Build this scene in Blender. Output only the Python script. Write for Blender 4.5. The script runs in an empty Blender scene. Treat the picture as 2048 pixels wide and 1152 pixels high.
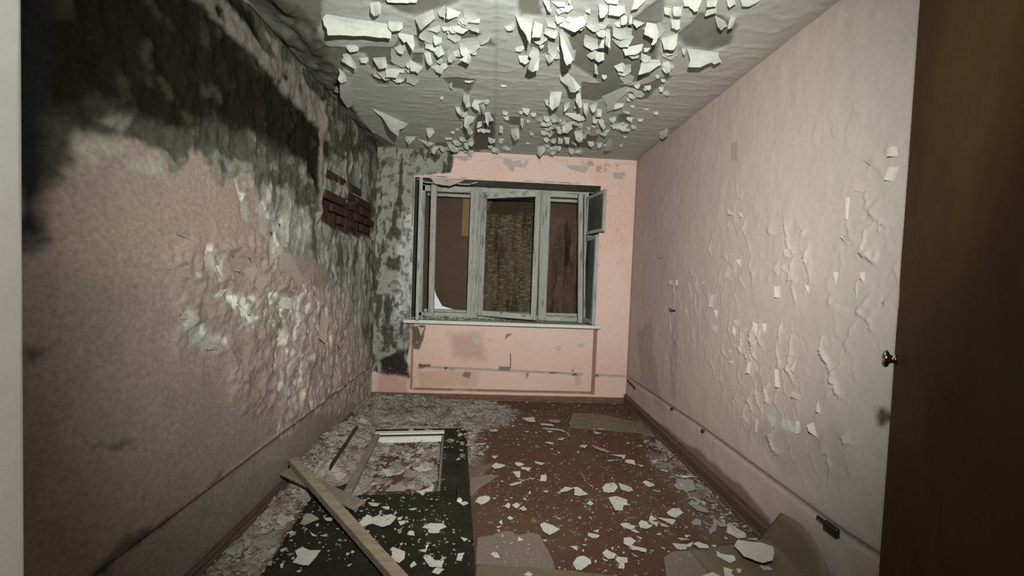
import bpy, bmesh, math, random
import numpy as np
from mathutils import Vector, Matrix
S = bpy.context.scene
COL = S.collection
random.seed(7); rng = np.random.default_rng(7)

# ------------------------------------------------------------------ camera
FPX, YAW, PIT, ROL, HC = 786.39, .0488851, -.0345841, .0377146, 1.35385
_cy, _sy = math.cos(YAW), math.sin(YAW)
Fv = np.array([_sy*math.cos(PIT), _cy*math.cos(PIT), math.sin(PIT)])
_R = np.array([_cy, -_sy, 0.]); _U = np.cross(_R, Fv)
Rv = math.cos(ROL)*_R+math.sin(ROL)*_U
Uv = math.cos(ROL)*_U-math.sin(ROL)*_R
EYE = np.array([0, 0, HC])
cd = bpy.data.cameras.new('camera'); cam = bpy.data.objects.new('camera', cd); COL.objects.link(cam)
cd.sensor_width = 36; cd.lens = FPX/2048*36; cd.clip_start = .02
cam.matrix_world = Matrix(((Rv[0], Uv[0], -Fv[0], 0), (Rv[1], Uv[1], -Fv[1], 0), (Rv[2], Uv[2], -Fv[2], HC), (0, 0, 0, 1)))
S.camera = cam
# ------------------------------------------------------------------ world, lamp, exposure
W = bpy.data.worlds.new('world'); S.world = W; W.use_nodes = True
W.node_tree.nodes['Background'].inputs[0].default_value = (.95, .97, 1, 1)
W.node_tree.nodes['Background'].inputs[1].default_value = .6
ld = bpy.data.lights.new('torch_beam', 'SPOT'); ld.energy = 560; ld.color = (1, .98, .92)
ld.spot_size = math.radians(120); ld.spot_blend = 1; ld.shadow_soft_size = .022
lo = bpy.data.objects.new('torch_beam', ld); COL.objects.link(lo)
lo.location = (.13, .13, 1.75)
lo.rotation_euler = Vector((.015, 1, -.05)).to_track_quat('-Z', 'Y').to_euler()
ld2 = bpy.data.lights.new('torch_spill', 'POINT'); ld2.energy = 8.5; ld2.color = (1, .98, .92); ld2.shadow_soft_size = .03
lo2 = bpy.data.objects.new('torch_spill', ld2); COL.objects.link(lo2); lo2.location = (.13, .13, 1.75)
vs = S.view_settings; vs.view_transform = 'Standard'; vs.look = 'None'; vs.exposure = 0; vs.gamma = 1; vs.use_curve_mapping = False

XL, XR, YB, YN, ZT = -1.24, 1.488, 4.18, .35, 2.62

# ------------------------------------------------------------------ helpers
def ray(u, v): return Fv+Rv*(u-1024)/FPX-Uv*(v-576)/FPX
def hit(u, v, ax, val):
    r = ray(u, v); return EYE+r*(val-EYE[ax])/r[ax]
def lin(r, g, b):
    f = lambda c: (c/255/12.92 if c <= 10 else ((c/255+.055)/1.055)**2.4)
    return np.array([f(r), f(g), f(b)])
def tag(o, label=None, cat=None, group=None, kind=None):
    if label: o['label'] = label
    if cat: o['category'] = cat
    if group: o['group'] = group
    if kind: o['kind'] = kind
    return o
def link(name, me, mat=None, parent=None):
    o = bpy.data.objects.new(name, me); COL.objects.link(o)
    if mat is not None and not me.materials: me.materials.append(mat)
    if parent is not None: o.parent = parent
    return o
def empty(name, loc=(0, 0, 0), parent=None):
    o = bpy.data.objects.new(name, None); COL.objects.link(o); o.location = loc; o.empty_display_size = .05
    if parent is not None: o.parent = parent
    return o
def bm_obj(name, bm, mat, parent=None, smooth=False):
    bmesh.ops.recalc_face_normals(bm, faces=bm.faces)
    me = bpy.data.meshes.new(name); bm.to_mesh(me); bm.free()
    if smooth:
        for p in me.polygons: p.use_smooth = True
    o = link(name, me, mat, parent)
    if parent is not None: o.matrix_parent_inverse = Matrix.Translation(-Vector(parent.location)) if parent.type == 'EMPTY' else Matrix()
    return o
def add_box(bm, c, s, M=None, bev=0):
    r = bmesh.ops.create_cube(bm, size=1)['verts']
    for v in r: v.co = Vector((v.co.x*s[0]+c[0], v.co.y*s[1]+c[1], v.co.z*s[2]+c[2]))
    if bev:
        es = list({e for v in r for e in v.link_edges})
        q = bmesh.ops.bevel(bm, geom=es, offset=bev, segments=1, affect='EDGES')
        r = list({v for f in q['faces'] for v in f.verts} | {v for v in r if v.is_valid})
    if M is not None: bmesh.ops.transform(bm, matrix=M, verts=r)
    return r
def box(name, lo_, hi, mat, parent=None, bev=0, M=None):
    bm = bmesh.new()
    add_box(bm, [(a+b)/2 for a, b in zip(lo_, hi)], [b-a for a, b in zip(lo_, hi)], M, bev)
    return bm_obj(name, bm, mat, parent)
def bar(bm, a, b, w, h, up=(0, 0, 1), bev=.002):
    a, b = Vector(a), Vector(b); d = (b-a); L = d.length; d.normalize()
    s = d.cross(Vector(up)).normalized(); t = s.cross(d)
    M = Matrix(((s.x, d.x, t.x, (a.x+b.x)/2), (s.y, d.y, t.y, (a.y+b.y)/2), (s.z, d.z, t.z, (a.z+b.z)/2), (0, 0, 0, 1)))
    add_box(bm, (0, 0, 0), (w, L, h), M, bev)
def tube(bm, pts, r, n=8):
    pts = [Vector(p) for p in pts]; rings = []
    for i, p in enumerate(pts):
        d = (pts[min(i+1, len(pts)-1)]-pts[max(i-1, 0)]).normalized()
        s = d.cross(Vector((.3, .1, 1))).normalized(); t = s.cross(d)
        rings.append([bm.verts.new(p+(s*math.cos(k*2*math.pi/n)+t*math.sin(k*2*math.pi/n))*r) for k in range(n)])
    for a, b in zip(rings, rings[1:]):
        for k in range(n): bm.faces.new((a[k], a[(k+1) % n], b[(k+1) % n], b[k]))
    bm.faces.new(rings[0][::-1]); bm.faces.new(rings[-1])

# numpy noise
def vnoise(x, y, seed):
    xi, yi = np.floor(x).astype(np.int64), np.floor(y).astype(np.int64); fx, fy = x-xi, y-yi
    fx = fx*fx*(3-2*fx); fy = fy*fy*(3-2*fy)
    def h(a, b):
        n = (a*374761393+b*668265263+seed*974634777) & 0xffffffff
        n = ((n ^ (n >> 13))*1274126177) & 0xffffffff
        return ((n ^ (n >> 16)) & 0xffff)/65535.
    return (h(xi, yi)*(1-fx)+h(xi+1, yi)*fx)*(1-fy)+(h(xi, yi+1)*(1-fx)+h(xi+1, yi+1)*fx)*fy
def fbm(x, y, s, o=4, seed=1):
    r = 0; a = .5; t = 0
    for i in range(o):
        r = r+a*vnoise(x*s+i*17.3, y*s-i*9.1, seed+i); t += a; a *= .5; s *= 2.03
    return r/t
def sstep(a, b, x):
    t = np.clip((x-a)/(b-a), 0, 1); return t*t*(3-2*t)
def sd(px, py, poly):
    """signed distance to a polygon, negative inside"""
    d = np.full(px.shape, 1e9); ins = np.zeros(px.shape, bool); n = len(poly)
    for i in range(n):
        ax, ay = poly[i]; bx, by = poly[(i+1) % n]
        ex, ey = bx-ax, by-ay; wx, wy = px-ax, py-ay
        t = np.clip((wx*ex+wy*ey)/(ex*ex+ey*ey+1e-12), 0, 1)
        d = np.minimum(d, np.hypot(wx-ex*t, wy-ey*t))
        c = ((ay > py) != (by > py)) & (px < (bx-ax)*(py-ay)/((by-ay) if abs(by-ay) > 1e-9 else 1e-9)+ax)
        ins ^= c
    return np.where(ins, -d, d)
def on(plane, pts):
    """photo points -> coordinates on a wall"""
    ax, val, (i, j) = plane
    return [tuple(hit(u, v, ax, val)[[i, j]]) for u, v in pts]
PL = (0, XL, (1, 2)); PR = (0, XR, (1, 2)); PB = (1, YB, (0, 2)); PC = (2, ZT, (0, 1)); PF = (2, 0., (0, 1))
def P(s): return [tuple(float(q) for q in t.split(',')) for t in s.split()]
def mix(c, col, w): return c*(1-w[..., None])+np.asarray(col)*w[..., None]
def mask(a, b, plane, s, feather=.02, warp=.05, wf=6, seed=3):
    d = sd(a, b, on(plane, P(s)))+(fbm(a, b, wf, 4, seed)-.5)*2*warp
    return 1-sstep(-feather, feather, d)

def grid(name, plane, us, vs_, disp, col, mat, nrm, hole=None, smooth=True, kind='structure', parent=None):
    U_, V_ = np.meshgrid(us, vs_, indexing='ij'); nu, nv = U_.shape
    ax, val, (i, j) = plane
    co = np.zeros((nu, nv, 3)); co[..., i] = U_; co[..., j] = V_; co[..., ax] = val+nrm*disp
    idx = np.arange(nu*nv).reshape(nu, nv)
    q = np.stack([idx[:-1, :-1], idx[1:, :-1], idx[1:, 1:], idx[:-1, 1:]], -1).reshape(-1, 4)
    if hole is not None:
        cu = ((U_[:-1, :-1]+U_[1:, 1:])/2).ravel(); cv = ((V_[:-1, :-1]+V_[1:, 1:])/2).ravel()
        q = q[~hole(cu, cv)]
    a = co.reshape(-1, 3)[q[0]]; n = np.cross(a[1]-a[0], a[2]-a[0])
    if n[ax]*nrm < 0: q = q[:, ::-1]
    me = bpy.data.meshes.new(name); me.vertices.add(nu*nv); me.vertices.foreach_set('co', co.ravel())
    me.loops.add(q.size); me.loops.foreach_set('vertex_index', q.ravel())
    me.polygons.add(len(q)); me.polygons.foreach_set('loop_start', np.arange(len(q))*4); me.polygons.foreach_set('loop_total', np.full(len(q), 4))
    if smooth: me.polygons.foreach_set('use_smooth', np.ones(len(q), bool))
    me.update(calc_edges=True); me.validate()
    at = me.color_attributes.new('col', 'FLOAT_COLOR', 'POINT')
    c = np.ones((nu*nv, 4)); c[:, :3] = np.clip(col, 0, 1).reshape(-1, 3); at.data.foreach_set('color', c.ravel())
    o = link(name, me, mat, parent)
    if kind: o['kind'] = kind
    return o

# ------------------------------------------------------------------ materials
def nt(name, rough=.8, spec=.25):
    m = bpy.data.materials.new(name); m.use_nodes = True; t = m.node_tree; b = t.nodes['Principled BSDF']
    b.inputs['Roughness'].default_value = rough; b.inputs['Specular IOR Level'].default_value = spec
    return m, t, b
def nd(t, k, **kw):
    n = t.nodes.new(k)
    for a, v in kw.items():
        if a in n.inputs: n.inputs[a].default_value = v
        else: setattr(n, a, v)
    return n
def surf(name, color=None, var=.25, scale=30, rough=.8, spec=.25, bump=.3, bscale=120, bdist=.002, stretch=(1, 1, 1), dark=None, thr=(.5, .62), dscale=12):
    """colour (or the 'col' attribute) broken up by noise, a second tone in patches, fine relief"""
    m, t, b = nt(name, rough, spec); L = t.links.new
    tc = nd(t, 'ShaderNodeTexCoord'); mp = nd(t, 'ShaderNodeMapping'); mp.inputs['Scale'].default_value = stretch
    L(tc.outputs['Object'], mp.inputs['Vector'])
    if color is None:
        base = nd(t, 'ShaderNodeVertexColor', layer_name='col').outputs['Color']
    else:
        rgb = nd(t, 'ShaderNodeRGB'); rgb.outputs[0].default_value = (*color, 1); base = rgb.outputs[0]
    if dark is not None:
        n2 = nd(t, 'ShaderNodeTexNoise', Scale=dscale, Detail=6, Roughness=.6); L(mp.outputs[0], n2.inputs['Vector'])
        r = nd(t, 'ShaderNodeMapRange'); r.inputs[1].default_value, r.inputs[2].default_value = thr; L(n2.outputs[0], r.inputs[0])
        mx = nd(t, 'ShaderNodeMix', data_type='RGBA'); L(r.outputs[0], mx.inputs['Factor']); L(base, mx.inputs['A']); mx.inputs['B'].default_value = (*dark, 1)
        base = mx.outputs['Result']
    n = nd(t, 'ShaderNodeTexNoise', Scale=scale, Detail=8, Roughness=.65); L(mp.outputs[0], n.inputs['Vector'])
    r = nd(t, 'ShaderNodeMapRange'); r.inputs[1].default_value = .3; r.inputs[2].default_value = .7; r.inputs[3].default_value = 1-var; r.inputs[4].default_value = 1+var
    L(n.outputs[0], r.inputs[0])
    vm = nd(t, 'ShaderNodeVectorMath', operation='SCALE'); L(base, vm.inputs[0]); L(r.outputs[0], vm.inputs['Scale'])
    L(vm.outputs[0], b.inputs['Base Color'])
    if bump:
        nb = nd(t, 'ShaderNodeTexNoise', Scale=bscale, Detail=6, Roughness=.6); L(mp.outputs[0], nb.inputs['Vector'])
        bp = nd(t, 'ShaderNodeBump', Strength=bump, Distance=bdist); L(nb.outputs[0], bp.inputs['Height']); L(bp.outputs[0], b.inputs['Normal'])
    return m
M_wall = surf('painted_plaster', None, .05, 45, .75, .2, .12, 90, .002)
M_moldy = surf('mouldy_plaster', None, .22, 55, .9, .03, .22, 70, .004)
M_ceil = surf('ceiling_paint', None, .10, 40, .8, .2, .25, 60, .004, (1, 3, 1))
M_floor = surf('floor_paint', None, .22, 60, .7, .1, .25, 120, .002)
M_flake = surf('whitewash_flake', (.35, .375, .335), .10, 40, .8, .2, .15, 80, .002)
M_pinkflake = surf('pink_paint_flake', (.37, .33, .295), .06, 60, .7, .25, .15, 80, .002)
M_brownflake = surf('mauve_paint_flake', (.265, .215, .185), .15, 60, .7, .25, .15, 80, .002)
M_paleflake = surf('pale_plaster_flake', (.42, .44, .38), .25, 60, .8, .2, .2, 80, .002)
M_chip = surf('paint_chip', (.47, .475, .42), .15, 50, .75, .2, .2, 80, .002)
M_greychip = surf('dusty_chip', (.27, .25, .22), .2, 50, .8, .2, .2, 80, .002)
M_wood = surf('old_white_paint_wood', (.29, .305, .275), .25, 12, .7, .3, .4, 40, .002, (6, 6, .7), dark=(.10, .10, .085), thr=(.55, .66), dscale=6)
M_woodh = surf('old_white_paint_wood_rail', (.33, .345, .31), .25, 12, .7, .3, .4, 40, .002, (.7, 6, 6), dark=(.10, .10, .085), thr=(.55, .66), dscale=6)
M_woodgrey = surf('grey_paint_wood', (.13, .135, .12), .3, 12, .7, .3, .4, 40, .002, (6, 6, .7))
M_sill = surf('sill_paint', None, .2, 30, .6, .3, .3, 60, .002)
M_plank = surf('raw_timber', (.23, .195, .135), .25, 10, .75, .25, .5, 40, .002, (1, 8, 8), dark=(.13, .105, .07), thr=(.55, .7), dscale=6)
M_plank2 = surf('grey_timber', (.16, .14, .115), .25, 10, .75, .25, .5, 40, .002, (8, 1, 8))
M_door = surf('black_green_oilcloth', (.020, .020, .013), .35, 9, .6, .05, .2, 20, .003, dark=(.036, .034, .024), thr=(.55, .75), dscale=5)
M_white = surf('white_bead', (.50, .51, .46), .12, 30, .6, .3, .2, 60, .002, dark=(.2, .19, .16), thr=(.68, .72), dscale=25)
M_brick = surf('soot_brick', (.036, .022, .019), .4, 60, .9, .1, .7, 90, .005)
M_base = surf('brown_skirting', (.075, .05, .04), .35, 20, .55, .3, .3, 40, .002, (6, .7, 6))
M_baseb = surf('brown_skirting_back', (.11, .06, .045), .3, 20, .6, .3, .3, 40, .002)
M_leaf = surf('brown_door_paint', (.050, .028, .009), .25, 4, .6, .02, .15, 30, .003)
M_jamb = surf('white_jamb_paint', (.74, .74, .70), .05, 30, .7, .3, .2, 60, .003)
M_sheet = surf('grey_linoleum', (.155, .125, .105), .12, 50, .6, .3, .15, 80, .001)
M_sheet2 = surf('olive_linoleum', (.125, .105, .068), .12, 50, .6, .3, .15, 80, .001)
M_metal, t_, b_ = nt('dark_iron', .45, .5); b_.inputs['Base Color'].default_value = (.03, .028, .025, 1); b_.inputs['Metallic'].default_value = .6
M_chrome, t_, b_ = nt('chrome', .08, .5); b_.inputs['Base Color'].default_value = (.55, .53, .5, 1); b_.inputs['Metallic'].default_value = 1
M_rubble = surf('plaster_rubble', None, .45, 70, .9, .15, .8, 60, .012)
M_board = surf('brown_hardboard', (.06, .032, .016), .15, 6, .6, .25, .2, 30, .002)
M_glass, t_, b_ = nt('window_glass', .05, .5)
_tr = nd(t_, 'ShaderNodeBsdfTransparent'); _tr.inputs[0].default_value = (.86, .88, .84, 1)
_gl = nd(t_, 'ShaderNodeBsdfGlossy'); _gl.inputs['Roughness'].default_value = .06
_lw = nd(t_, 'ShaderNodeFresnel', IOR=1.45); _ms = nd(t_, 'ShaderNodeMixShader')
t_.links.new(_lw.outputs[0], _ms.inputs[0]); t_.links.new(_tr.outputs[0], _ms.inputs[1]); t_.links.new(_gl.outputs[0], _ms.inputs[2])
t_.links.new(_ms.outputs[0], t_.nodes['Material Output'].inputs['Surface'])
M_grime = surf('grimy_glass', (.045, .045, .04), .5, 8, .35, .5, .2, 10, .002, (3, 3, .6))
# sacking / rotten curtain behind the middle and right lights
def sack(name, a, b2, streak, th):
    m, t, bs = nt(name, .75, .2); L = t.links.new
    tc = nd(t, 'ShaderNodeTexCoord')
    def ns(scale, st, lo_, hi, det=8):
        mp = nd(t, 'ShaderNodeMapping'); mp.inputs['Scale'].default_value = st; L(tc.outputs['Object'], mp.inputs[0])
        n = nd(t, 'ShaderNodeTexNoise', Scale=scale, Detail=det, Roughness=.7); L(mp.outputs[0], n.inputs[0])
        r = nd(t, 'ShaderNodeMapRange'); r.inputs[1].default_value = lo_; r.inputs[2].default_value = hi; L(n.outputs[0], r.inputs[0]); return r.outputs[0], n
    def mx(f, A, B):
        q = nd(t, 'ShaderNodeMix', data_type='RGBA'); L(f, q.inputs['Factor'])
        if isinstance(A, tuple): q.inputs['A'].default_value = (*A, 1)
        else: L(A, q.inputs['A'])
        if isinstance(B, tuple): q.inputs['B'].default_value = (*B, 1)
        else: L(B, q.inputs['B'])
        return q.outputs['Result']
    f1, _ = ns(9, (1.5, 1, .35), .38, .65); f2, n2 = ns(22, (.7, 1, 2.6), th, th+.14); f3, _ = ns(3, (3, 1, .25), .5, .62)
    c = mx(f1, a, b2); c = mx(f2, c, streak); c = mx(f3, c, (.022, .013, .008)); L(c, bs.inputs['Base Color'])
    bp = nd(t, 'ShaderNodeBump', Strength=.8, Distance=.02); L(n2.outputs[0], bp.inputs['Height']); L(bp.outputs[0], bs.inputs['Normal'])
    return m
M_sack = sack('rotten_sacking', (.10, .07, .05), (.20, .145, .10), (.42, .36, .28), .50)
M_sack2 = sack('rotten_sacking_dark', (.07, .045, .035), (.14, .09, .07), (.25, .20, .17), .58)
M_tape = surf('yellowed_board', (.19, .13, .05), .1, 20, .7, .2, .2, 30, .002)

# ------------------------------------------------------------------ LEFT WALL
PINK = np.array([.40, .275, .235])
us = np.arange(YN, YB+1e-6, .0087); us[-1] = YB; vv = np.linspace(0, ZT, 300)
Y, Z = np.meshgrid(us, vv, indexing='ij')
n1 = fbm(Y, Z, 3, 5, 11); n2 = fbm(Y, Z, 11, 5, 23); n3 = fbm(Y*2.2, Z*.7, 9, 5, 31); n4 = fbm(Y, Z, 30, 3, 41)
c = np.ones(Y.shape+(3,))*np.array([.225, .185, .16])
c = mix(c, [.20, .165, .138], sstep(.45, .65, n1))
c = mix(c, [.24, .18, .15], mask(Y, Z, PL, '110,420 340,360 470,380 540,470 540,540 440,520 330,540 120,520', .12, .05))
c = mix(c, [.25, .205, .155], mask(Y, Z, PL, '150,430 300,400 340,460 330,520 160,520', .12, .08)*.7)
# pale plaster laid bare around the blistered patch
pale = np.maximum.reduce([mask(Y, Z, PL, s, .02, .06, 9, 77) for s in (
    '395,480 430,490 450,520 440,560 480,580 510,595 500,655 475,645 440,600 410,575',
    '365,615 400,650 440,665 445,695 400,700 365,660', '535,590 600,590 600,640 560,650 535,640',
    '540,650 590,650 610,760 600,820 560,810', '470,360 560,430 570,520 545,540 530,470 480,430')])
c = mix(c, [.27, .28, .235], pale*sstep(.35, .6, n2))
c = mix(c, [.50, .51, .44], pale*sstep(.57, .68, fbm(Y, Z, 16, 4, 5)))
# grey streaky plaster towards the window end
grey = mask(Y, Z, PL, '470,340 640,200 757,290 757,800 735,800 735,680 690,640 650,560 620,520 590,500 560,470 540,400', .06, .16, 4, 9)
c = mix(c, [.175, .18, .15], grey*.95)
c = mix(c, [.30, .31, .265], grey*sstep(.5, .7, n3)*.8)
c = mix(c, [.07, .07, .055], grey*sstep(.52, .68, fbm(Y*2, Z*.6, 7, 5, 71)))
low = mask(Y, Z, PL, '600,560 700,600 740,700 738,800 560,860 560,700', .06, .1, 5, 15)
c = mix(c, [.31, .25, .22], low*.5); c = mix(c, [.20, .19, .16], low*sstep(.5, .62, n3)*.7)
c = mix(c, [.44, .42, .36], low*sstep(.62, .7, fbm(Y*3, Z, 10, 4, 51))*.8)
# black mould under the ceiling
m1 = mask(Y, Z, PL, '-200,330 100,330 200,300 330,320 460,330 560,350 640,430 640,330 757,300 757,280 400,-120 -200,-400', .025, .13, 7, 19)
c = mix(c, [.055, .055, .042], m1)
c = mix(c, [.15, .15, .12], m1*sstep(.55, .72, n2))
m2 = mask(Y, Z, PL, '-200,250 110,250 250,230 420,250 560,290 600,330 640,400 650,330 640,200 560,120 470,0 300,-200 -200,-400', .05, .14, 5, 29)
c = mix(c, [.010, .009, .006], m2*.985)
c = mix(c, [.028, .026, .018], m2*sstep(.6, .75, n2))
band = mask(Y, Z, PL, '360,-60 440,0 520,90 600,150 645,210 660,290 620,240 560,180 500,110 430,40 350,-30', .02, .05, 6, 39)
c = mix(c, [.13, .125, .10], band*sstep(.35, .55, n2+.1))
for s in ('150,275 230,280 245,310 205,320 195,340 165,310', '215,290 260,285 255,305 220,305', '250,320 320,320 330,345 260,345'):
    c = mix(c, [.25, .25, .20], mask(Y, Z, PL, s, .015, .03, 12, 8))
edge = mask(Y, Z, PL, '30,-100 104,-60 104,200 100,380 95,470 40,480', .03, .03, 8, 6)
c = mix(c, [.016, .017, .02], edge)
for s in ('35,470 100,480 60,500 35,500', '40,690 120,680 90,720 40,740', '230,1110 290,1085 330,1040 430,970 440,950 330,1050 250,1080 170,1152 230,1152', '200,890 270,880 230,905'):
    c = mix(c, [.045, .045, .035], mask(Y, Z, PL, s, .02, .03, 8, 6)*.8)
c = mix(c, [.16, .155, .125], mask(Y, Z, PL, '230,1150 430,985 600,900 600,960 410,1150', .05, .04)*.7)
c = mix(c, [.04, .026, .021], mask(Y, Z, PL, '645,395 700,400 750,420 745,480 690,470 650,440', .03, .06, 8, 5))
c = mix(c, [.15, .125, .105], mask(Y, Z, PL, '636,210 652,210 648,320 642,440 634,440 634,320', .01, .01)*.9)
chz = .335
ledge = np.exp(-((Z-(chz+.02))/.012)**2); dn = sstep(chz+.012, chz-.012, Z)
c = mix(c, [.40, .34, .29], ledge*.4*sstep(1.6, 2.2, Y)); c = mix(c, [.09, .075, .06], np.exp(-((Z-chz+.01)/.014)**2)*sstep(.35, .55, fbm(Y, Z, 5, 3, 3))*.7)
rough_ = np.clip(grey+m1+low, 0, 1)
ridge = np.exp(-((Y-(2.83))/.035)**2)*sstep(1.6, 1.75, Z)
blis = mask(Y, Z, PL, '330,520 400,480 520,470 620,560 640,700 600,830 480,840 430,700 360,690', .08, .08, 5, 2)
disp = (n2-.5)*.005+rough_*((n2-.5)*.035+(n3-.5)*.03)+band*.012+ridge*.03-dn*.02+(n1-.5)*.012+blis*((1-abs(2*fbm(Y, Z, 8, 4, 91)-1))**3*.022)-pale*.008-mask(Y, Z, PL, '645,395 700,400 750,420 745,480 690,470 650,440', .02, .05)*.03
disp += edge*(-.015)
disp *= sstep(0, .03, Z)*sstep(0, .02, YB-Y)*sstep(0, .02, ZT-Z)
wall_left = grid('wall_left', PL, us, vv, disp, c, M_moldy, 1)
# exposed bricks
k = 0
for r in range(5):
    z = 1.70+r*.078
    for q in range(5):
        y0 = 2.98+q*.265+(r % 2)*.13-.06
        if (r == 0 and q in (0, 4)) or (r == 4 and q > 2) or (r == 3 and q == 0): continue
        L_ = .25 if rng.random() < .6 else .12
        if y0+L_ > 4.1: continue
        b = box('brick', (XL-.02, y0, z), (XL+.004+rng.uniform(0, .008), y0+L_, z+.064), M_brick, wall_left, .006)

# ------------------------------------------------------------------ RIGHT WALL
us = np.arange(YN, YB+1e-6, .0068); us[-1] = YB; vv = np.linspace(0, ZT, 385)
Y, Z = np.meshgrid(us, vv, indexing='ij')
n1 = fbm(Y, Z, 2, 4, 111); n2 = fbm(Y, Z, 14, 5, 123)
c = np.ones(Y.shape+(3,))*np.array([.40, .335, .30])
c = mix(c, [.33, .31, .275], sstep(2.1, 1.45, Y)*.9)  # greyer near the door, also darkened to offset the torch's brightness there
c = mix(c, [.39, .285, .27], sstep(2.0, 3.4, Y+(n1-.5)*1.2)*.75)
c = mix(c, [.40, .345, .30], sstep(.5, .68, n1)*.4)
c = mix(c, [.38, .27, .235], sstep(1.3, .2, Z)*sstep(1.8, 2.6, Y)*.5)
c = mix(c, [.24, .20, .17], mask(Y, Z, PR, '1275,660 1300,640 1310,740 1330,830 1280,760', .04, .06, 7, 5)*.6)
c = mix(c, [.26, .24, .20], mask(Y, Z, PR, '1500,860 1600,830 1680,860 1690,960 1620,950 1560,930', .06, .08, 7, 5)*.5)
c = mix(c, [.40, .44, .38], mask(Y, Z, PR, '1535,830 1590,832 1590,865 1545,860', .015, .03, 14, 5)*sstep(.4, .6, n2))
c = mix(c, [.16, .13, .11], mask(Y, Z, PR, '1340,690 1352,620 1356,690 1352,800 1342,800', .02, .01)*.35)
c = mix(c, [.25, .19, .17], mask(Y, Z, PR, '1462,290 1474,285 1474,320 1464,322', .01, .01)*.6)
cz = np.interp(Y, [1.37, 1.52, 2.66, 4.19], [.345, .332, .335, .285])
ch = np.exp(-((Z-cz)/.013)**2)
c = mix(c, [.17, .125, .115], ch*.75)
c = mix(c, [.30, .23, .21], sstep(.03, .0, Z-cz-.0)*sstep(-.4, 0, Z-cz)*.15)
c = mix(c, [.12, .08, .06], mask(Y, Z, PR, '1255,815 1255,800 1400,905 1460,950 1540,1040 1540,1080', .02, .03, 6, 2)*.8)
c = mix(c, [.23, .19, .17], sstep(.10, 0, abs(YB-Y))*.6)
# blistering, curling plates: cells lift at their far and lower edges
regs = [('1690,300 1812,285 1808,500 1800,690 1690,690 1655,560 1690,450', 1.), ('1540,460 1625,460 1640,560 1620,630 1545,620', 1.), ('1325,560 1400,500 1480,340 1510,360 1510,560 1470,640 1440,700 1330,690', .6),
        ('1440,640 1640,620 1690,700 1700,960 1610,970 1500,880 1440,780', 1.1), ('1265,640 1300,640 1440,700 1440,780 1300,740', .4), ('1580,200 1780,200 1700,420 1640,420', .28), ('1270,250 1560,120 1560,480 1300,560', .08)]
A = np.zeros(Y.shape)
for s, w in regs: A = np.maximum(A, mask(Y, Z, PR, s, .07, .07, 4, 13)*w)
sy_, sz_ = [], []
gy = .085
for i in range(int(3.83/gy)):
    for j in range(int(2.62/(gy*1.6))):
        sy_.append(YN+(i+rng.random())*gy); sz_.append((j+rng.random())*gy*1.6)
sy_ = np.array(sy_); sz_ = np.array(sz_)
sel = np.argwhere(A > .02); yy = Y[A > .02]+(fbm(Y, Z, 18, 3, 7)[A > .02]-.5)*.05; zz = Z[A > .02]+(fbm(Y, Z, 18, 3, 8)[A > .02]-.5)*.05
F1 = np.full(yy.shape, 9.); F2 = F1.copy(); dy = np.zeros(yy.shape); dz = dy.copy(); amp = dy.copy(); crr = np.random.default_rng(3)
order = np.argsort(yy); ys = yy[order]
for a, b in zip(sy_, sz_):
    i0, i1 = np.searchsorted(ys, [a-.25, a+.25]); ii = order[i0:i1]
    ddy = yy[ii]-a; ddz = (zz[ii]-b)*.62; d = np.hypot(ddy, ddz)
    near = d < F1[ii]; amp[ii] = np.where(near, max(0, crr.normal(.5, .5)), amp[ii]); F2[ii] = np.where(near, F1[ii], np.minimum(F2[ii], d)); dy[ii] = np.where(near, ddy, dy[ii]); dz[ii] = np.where(near, ddz, dz[ii]); F1[ii] = np.minimum(F1[ii], d)
e = F2-F1; dirn = np.clip((dy*1.0-dz*.45)/(F1+.01)*1.15+.05, 0, 1)
lift = (np.exp(-e/.016)*dirn*.015-.0025*(e < .005))*np.clip(amp, 0, 1.3)
disp = np.zeros(Y.shape); disp[A > .02] = lift
disp = disp*A*sstep(.35, .6, fbm(Y, Z, 5, 2, 17)+.1)+(n2-.5)*.004+(fbm(Y*3, Z*.6, 6, 3, 67)-.5)*.002+(n1-.5)*.012
disp += -ch*.012
disp *= sstep(0, .02, YB-Y)
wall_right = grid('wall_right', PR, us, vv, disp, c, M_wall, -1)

# ------------------------------------------------------------------ BACK WALL
WX0, WX1, WZ0, WZ1 = -.85, 1.112, .825, 2.33
def lines(a, b, step, extra):
    x = np.arange(a, b+1e-6, step); x[-1] = b
    for q in extra: x[np.argmin(abs(x-q))] = q
    return x
us = lines(XL, XR, .008, [WX0, WX1]); vv = lines(0, ZT, .008, [WZ0, WZ1])
X, Z = np.meshgrid(us, vv, indexing='ij')
n1 = fbm(X, Z, 3, 4, 211); n2 = fbm(X, Z, 14, 5, 223); n3 = fbm(X*2, Z*.7, 10, 5, 233)
c = np.ones(X.shape+(3,))*np.array([.56, .43, .375]); c = mix(c, [.56, .38, .315], sstep(.45, .7, n1)*.6)
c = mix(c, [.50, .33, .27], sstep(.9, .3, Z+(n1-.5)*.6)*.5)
g = mask(X, Z, PB, '740,280 910,300 900,345 830,352 822,640 812,770 750,745 730,745', .01, .03, 5, 5)
c = mix(c, [.23, .24, .205], g); c = mix(c, [.40, .425, .40], g*mask(X, Z, PB, '800,440 845,380 830,600 815,660 790,640 790,520', .03, .05, 6, 5))
dk = g*sstep(.49, .60, n3)*(1-.7*mask(X, Z, PB, '805,420 850,360 840,640 795,640', .03, .03))
c = mix(c, [.045, .047, .036], dk*.95); c = mix(c, [.03, .028, .02], g*sstep(.55, .62, fbm(X, Z, 22, 4, 9))*.6)
c = mix(c, [.02, .016, .012], mask(X, Z, PB, '757,720 812,700 815,752 765,750', .02, .04, 9, 3))
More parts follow.
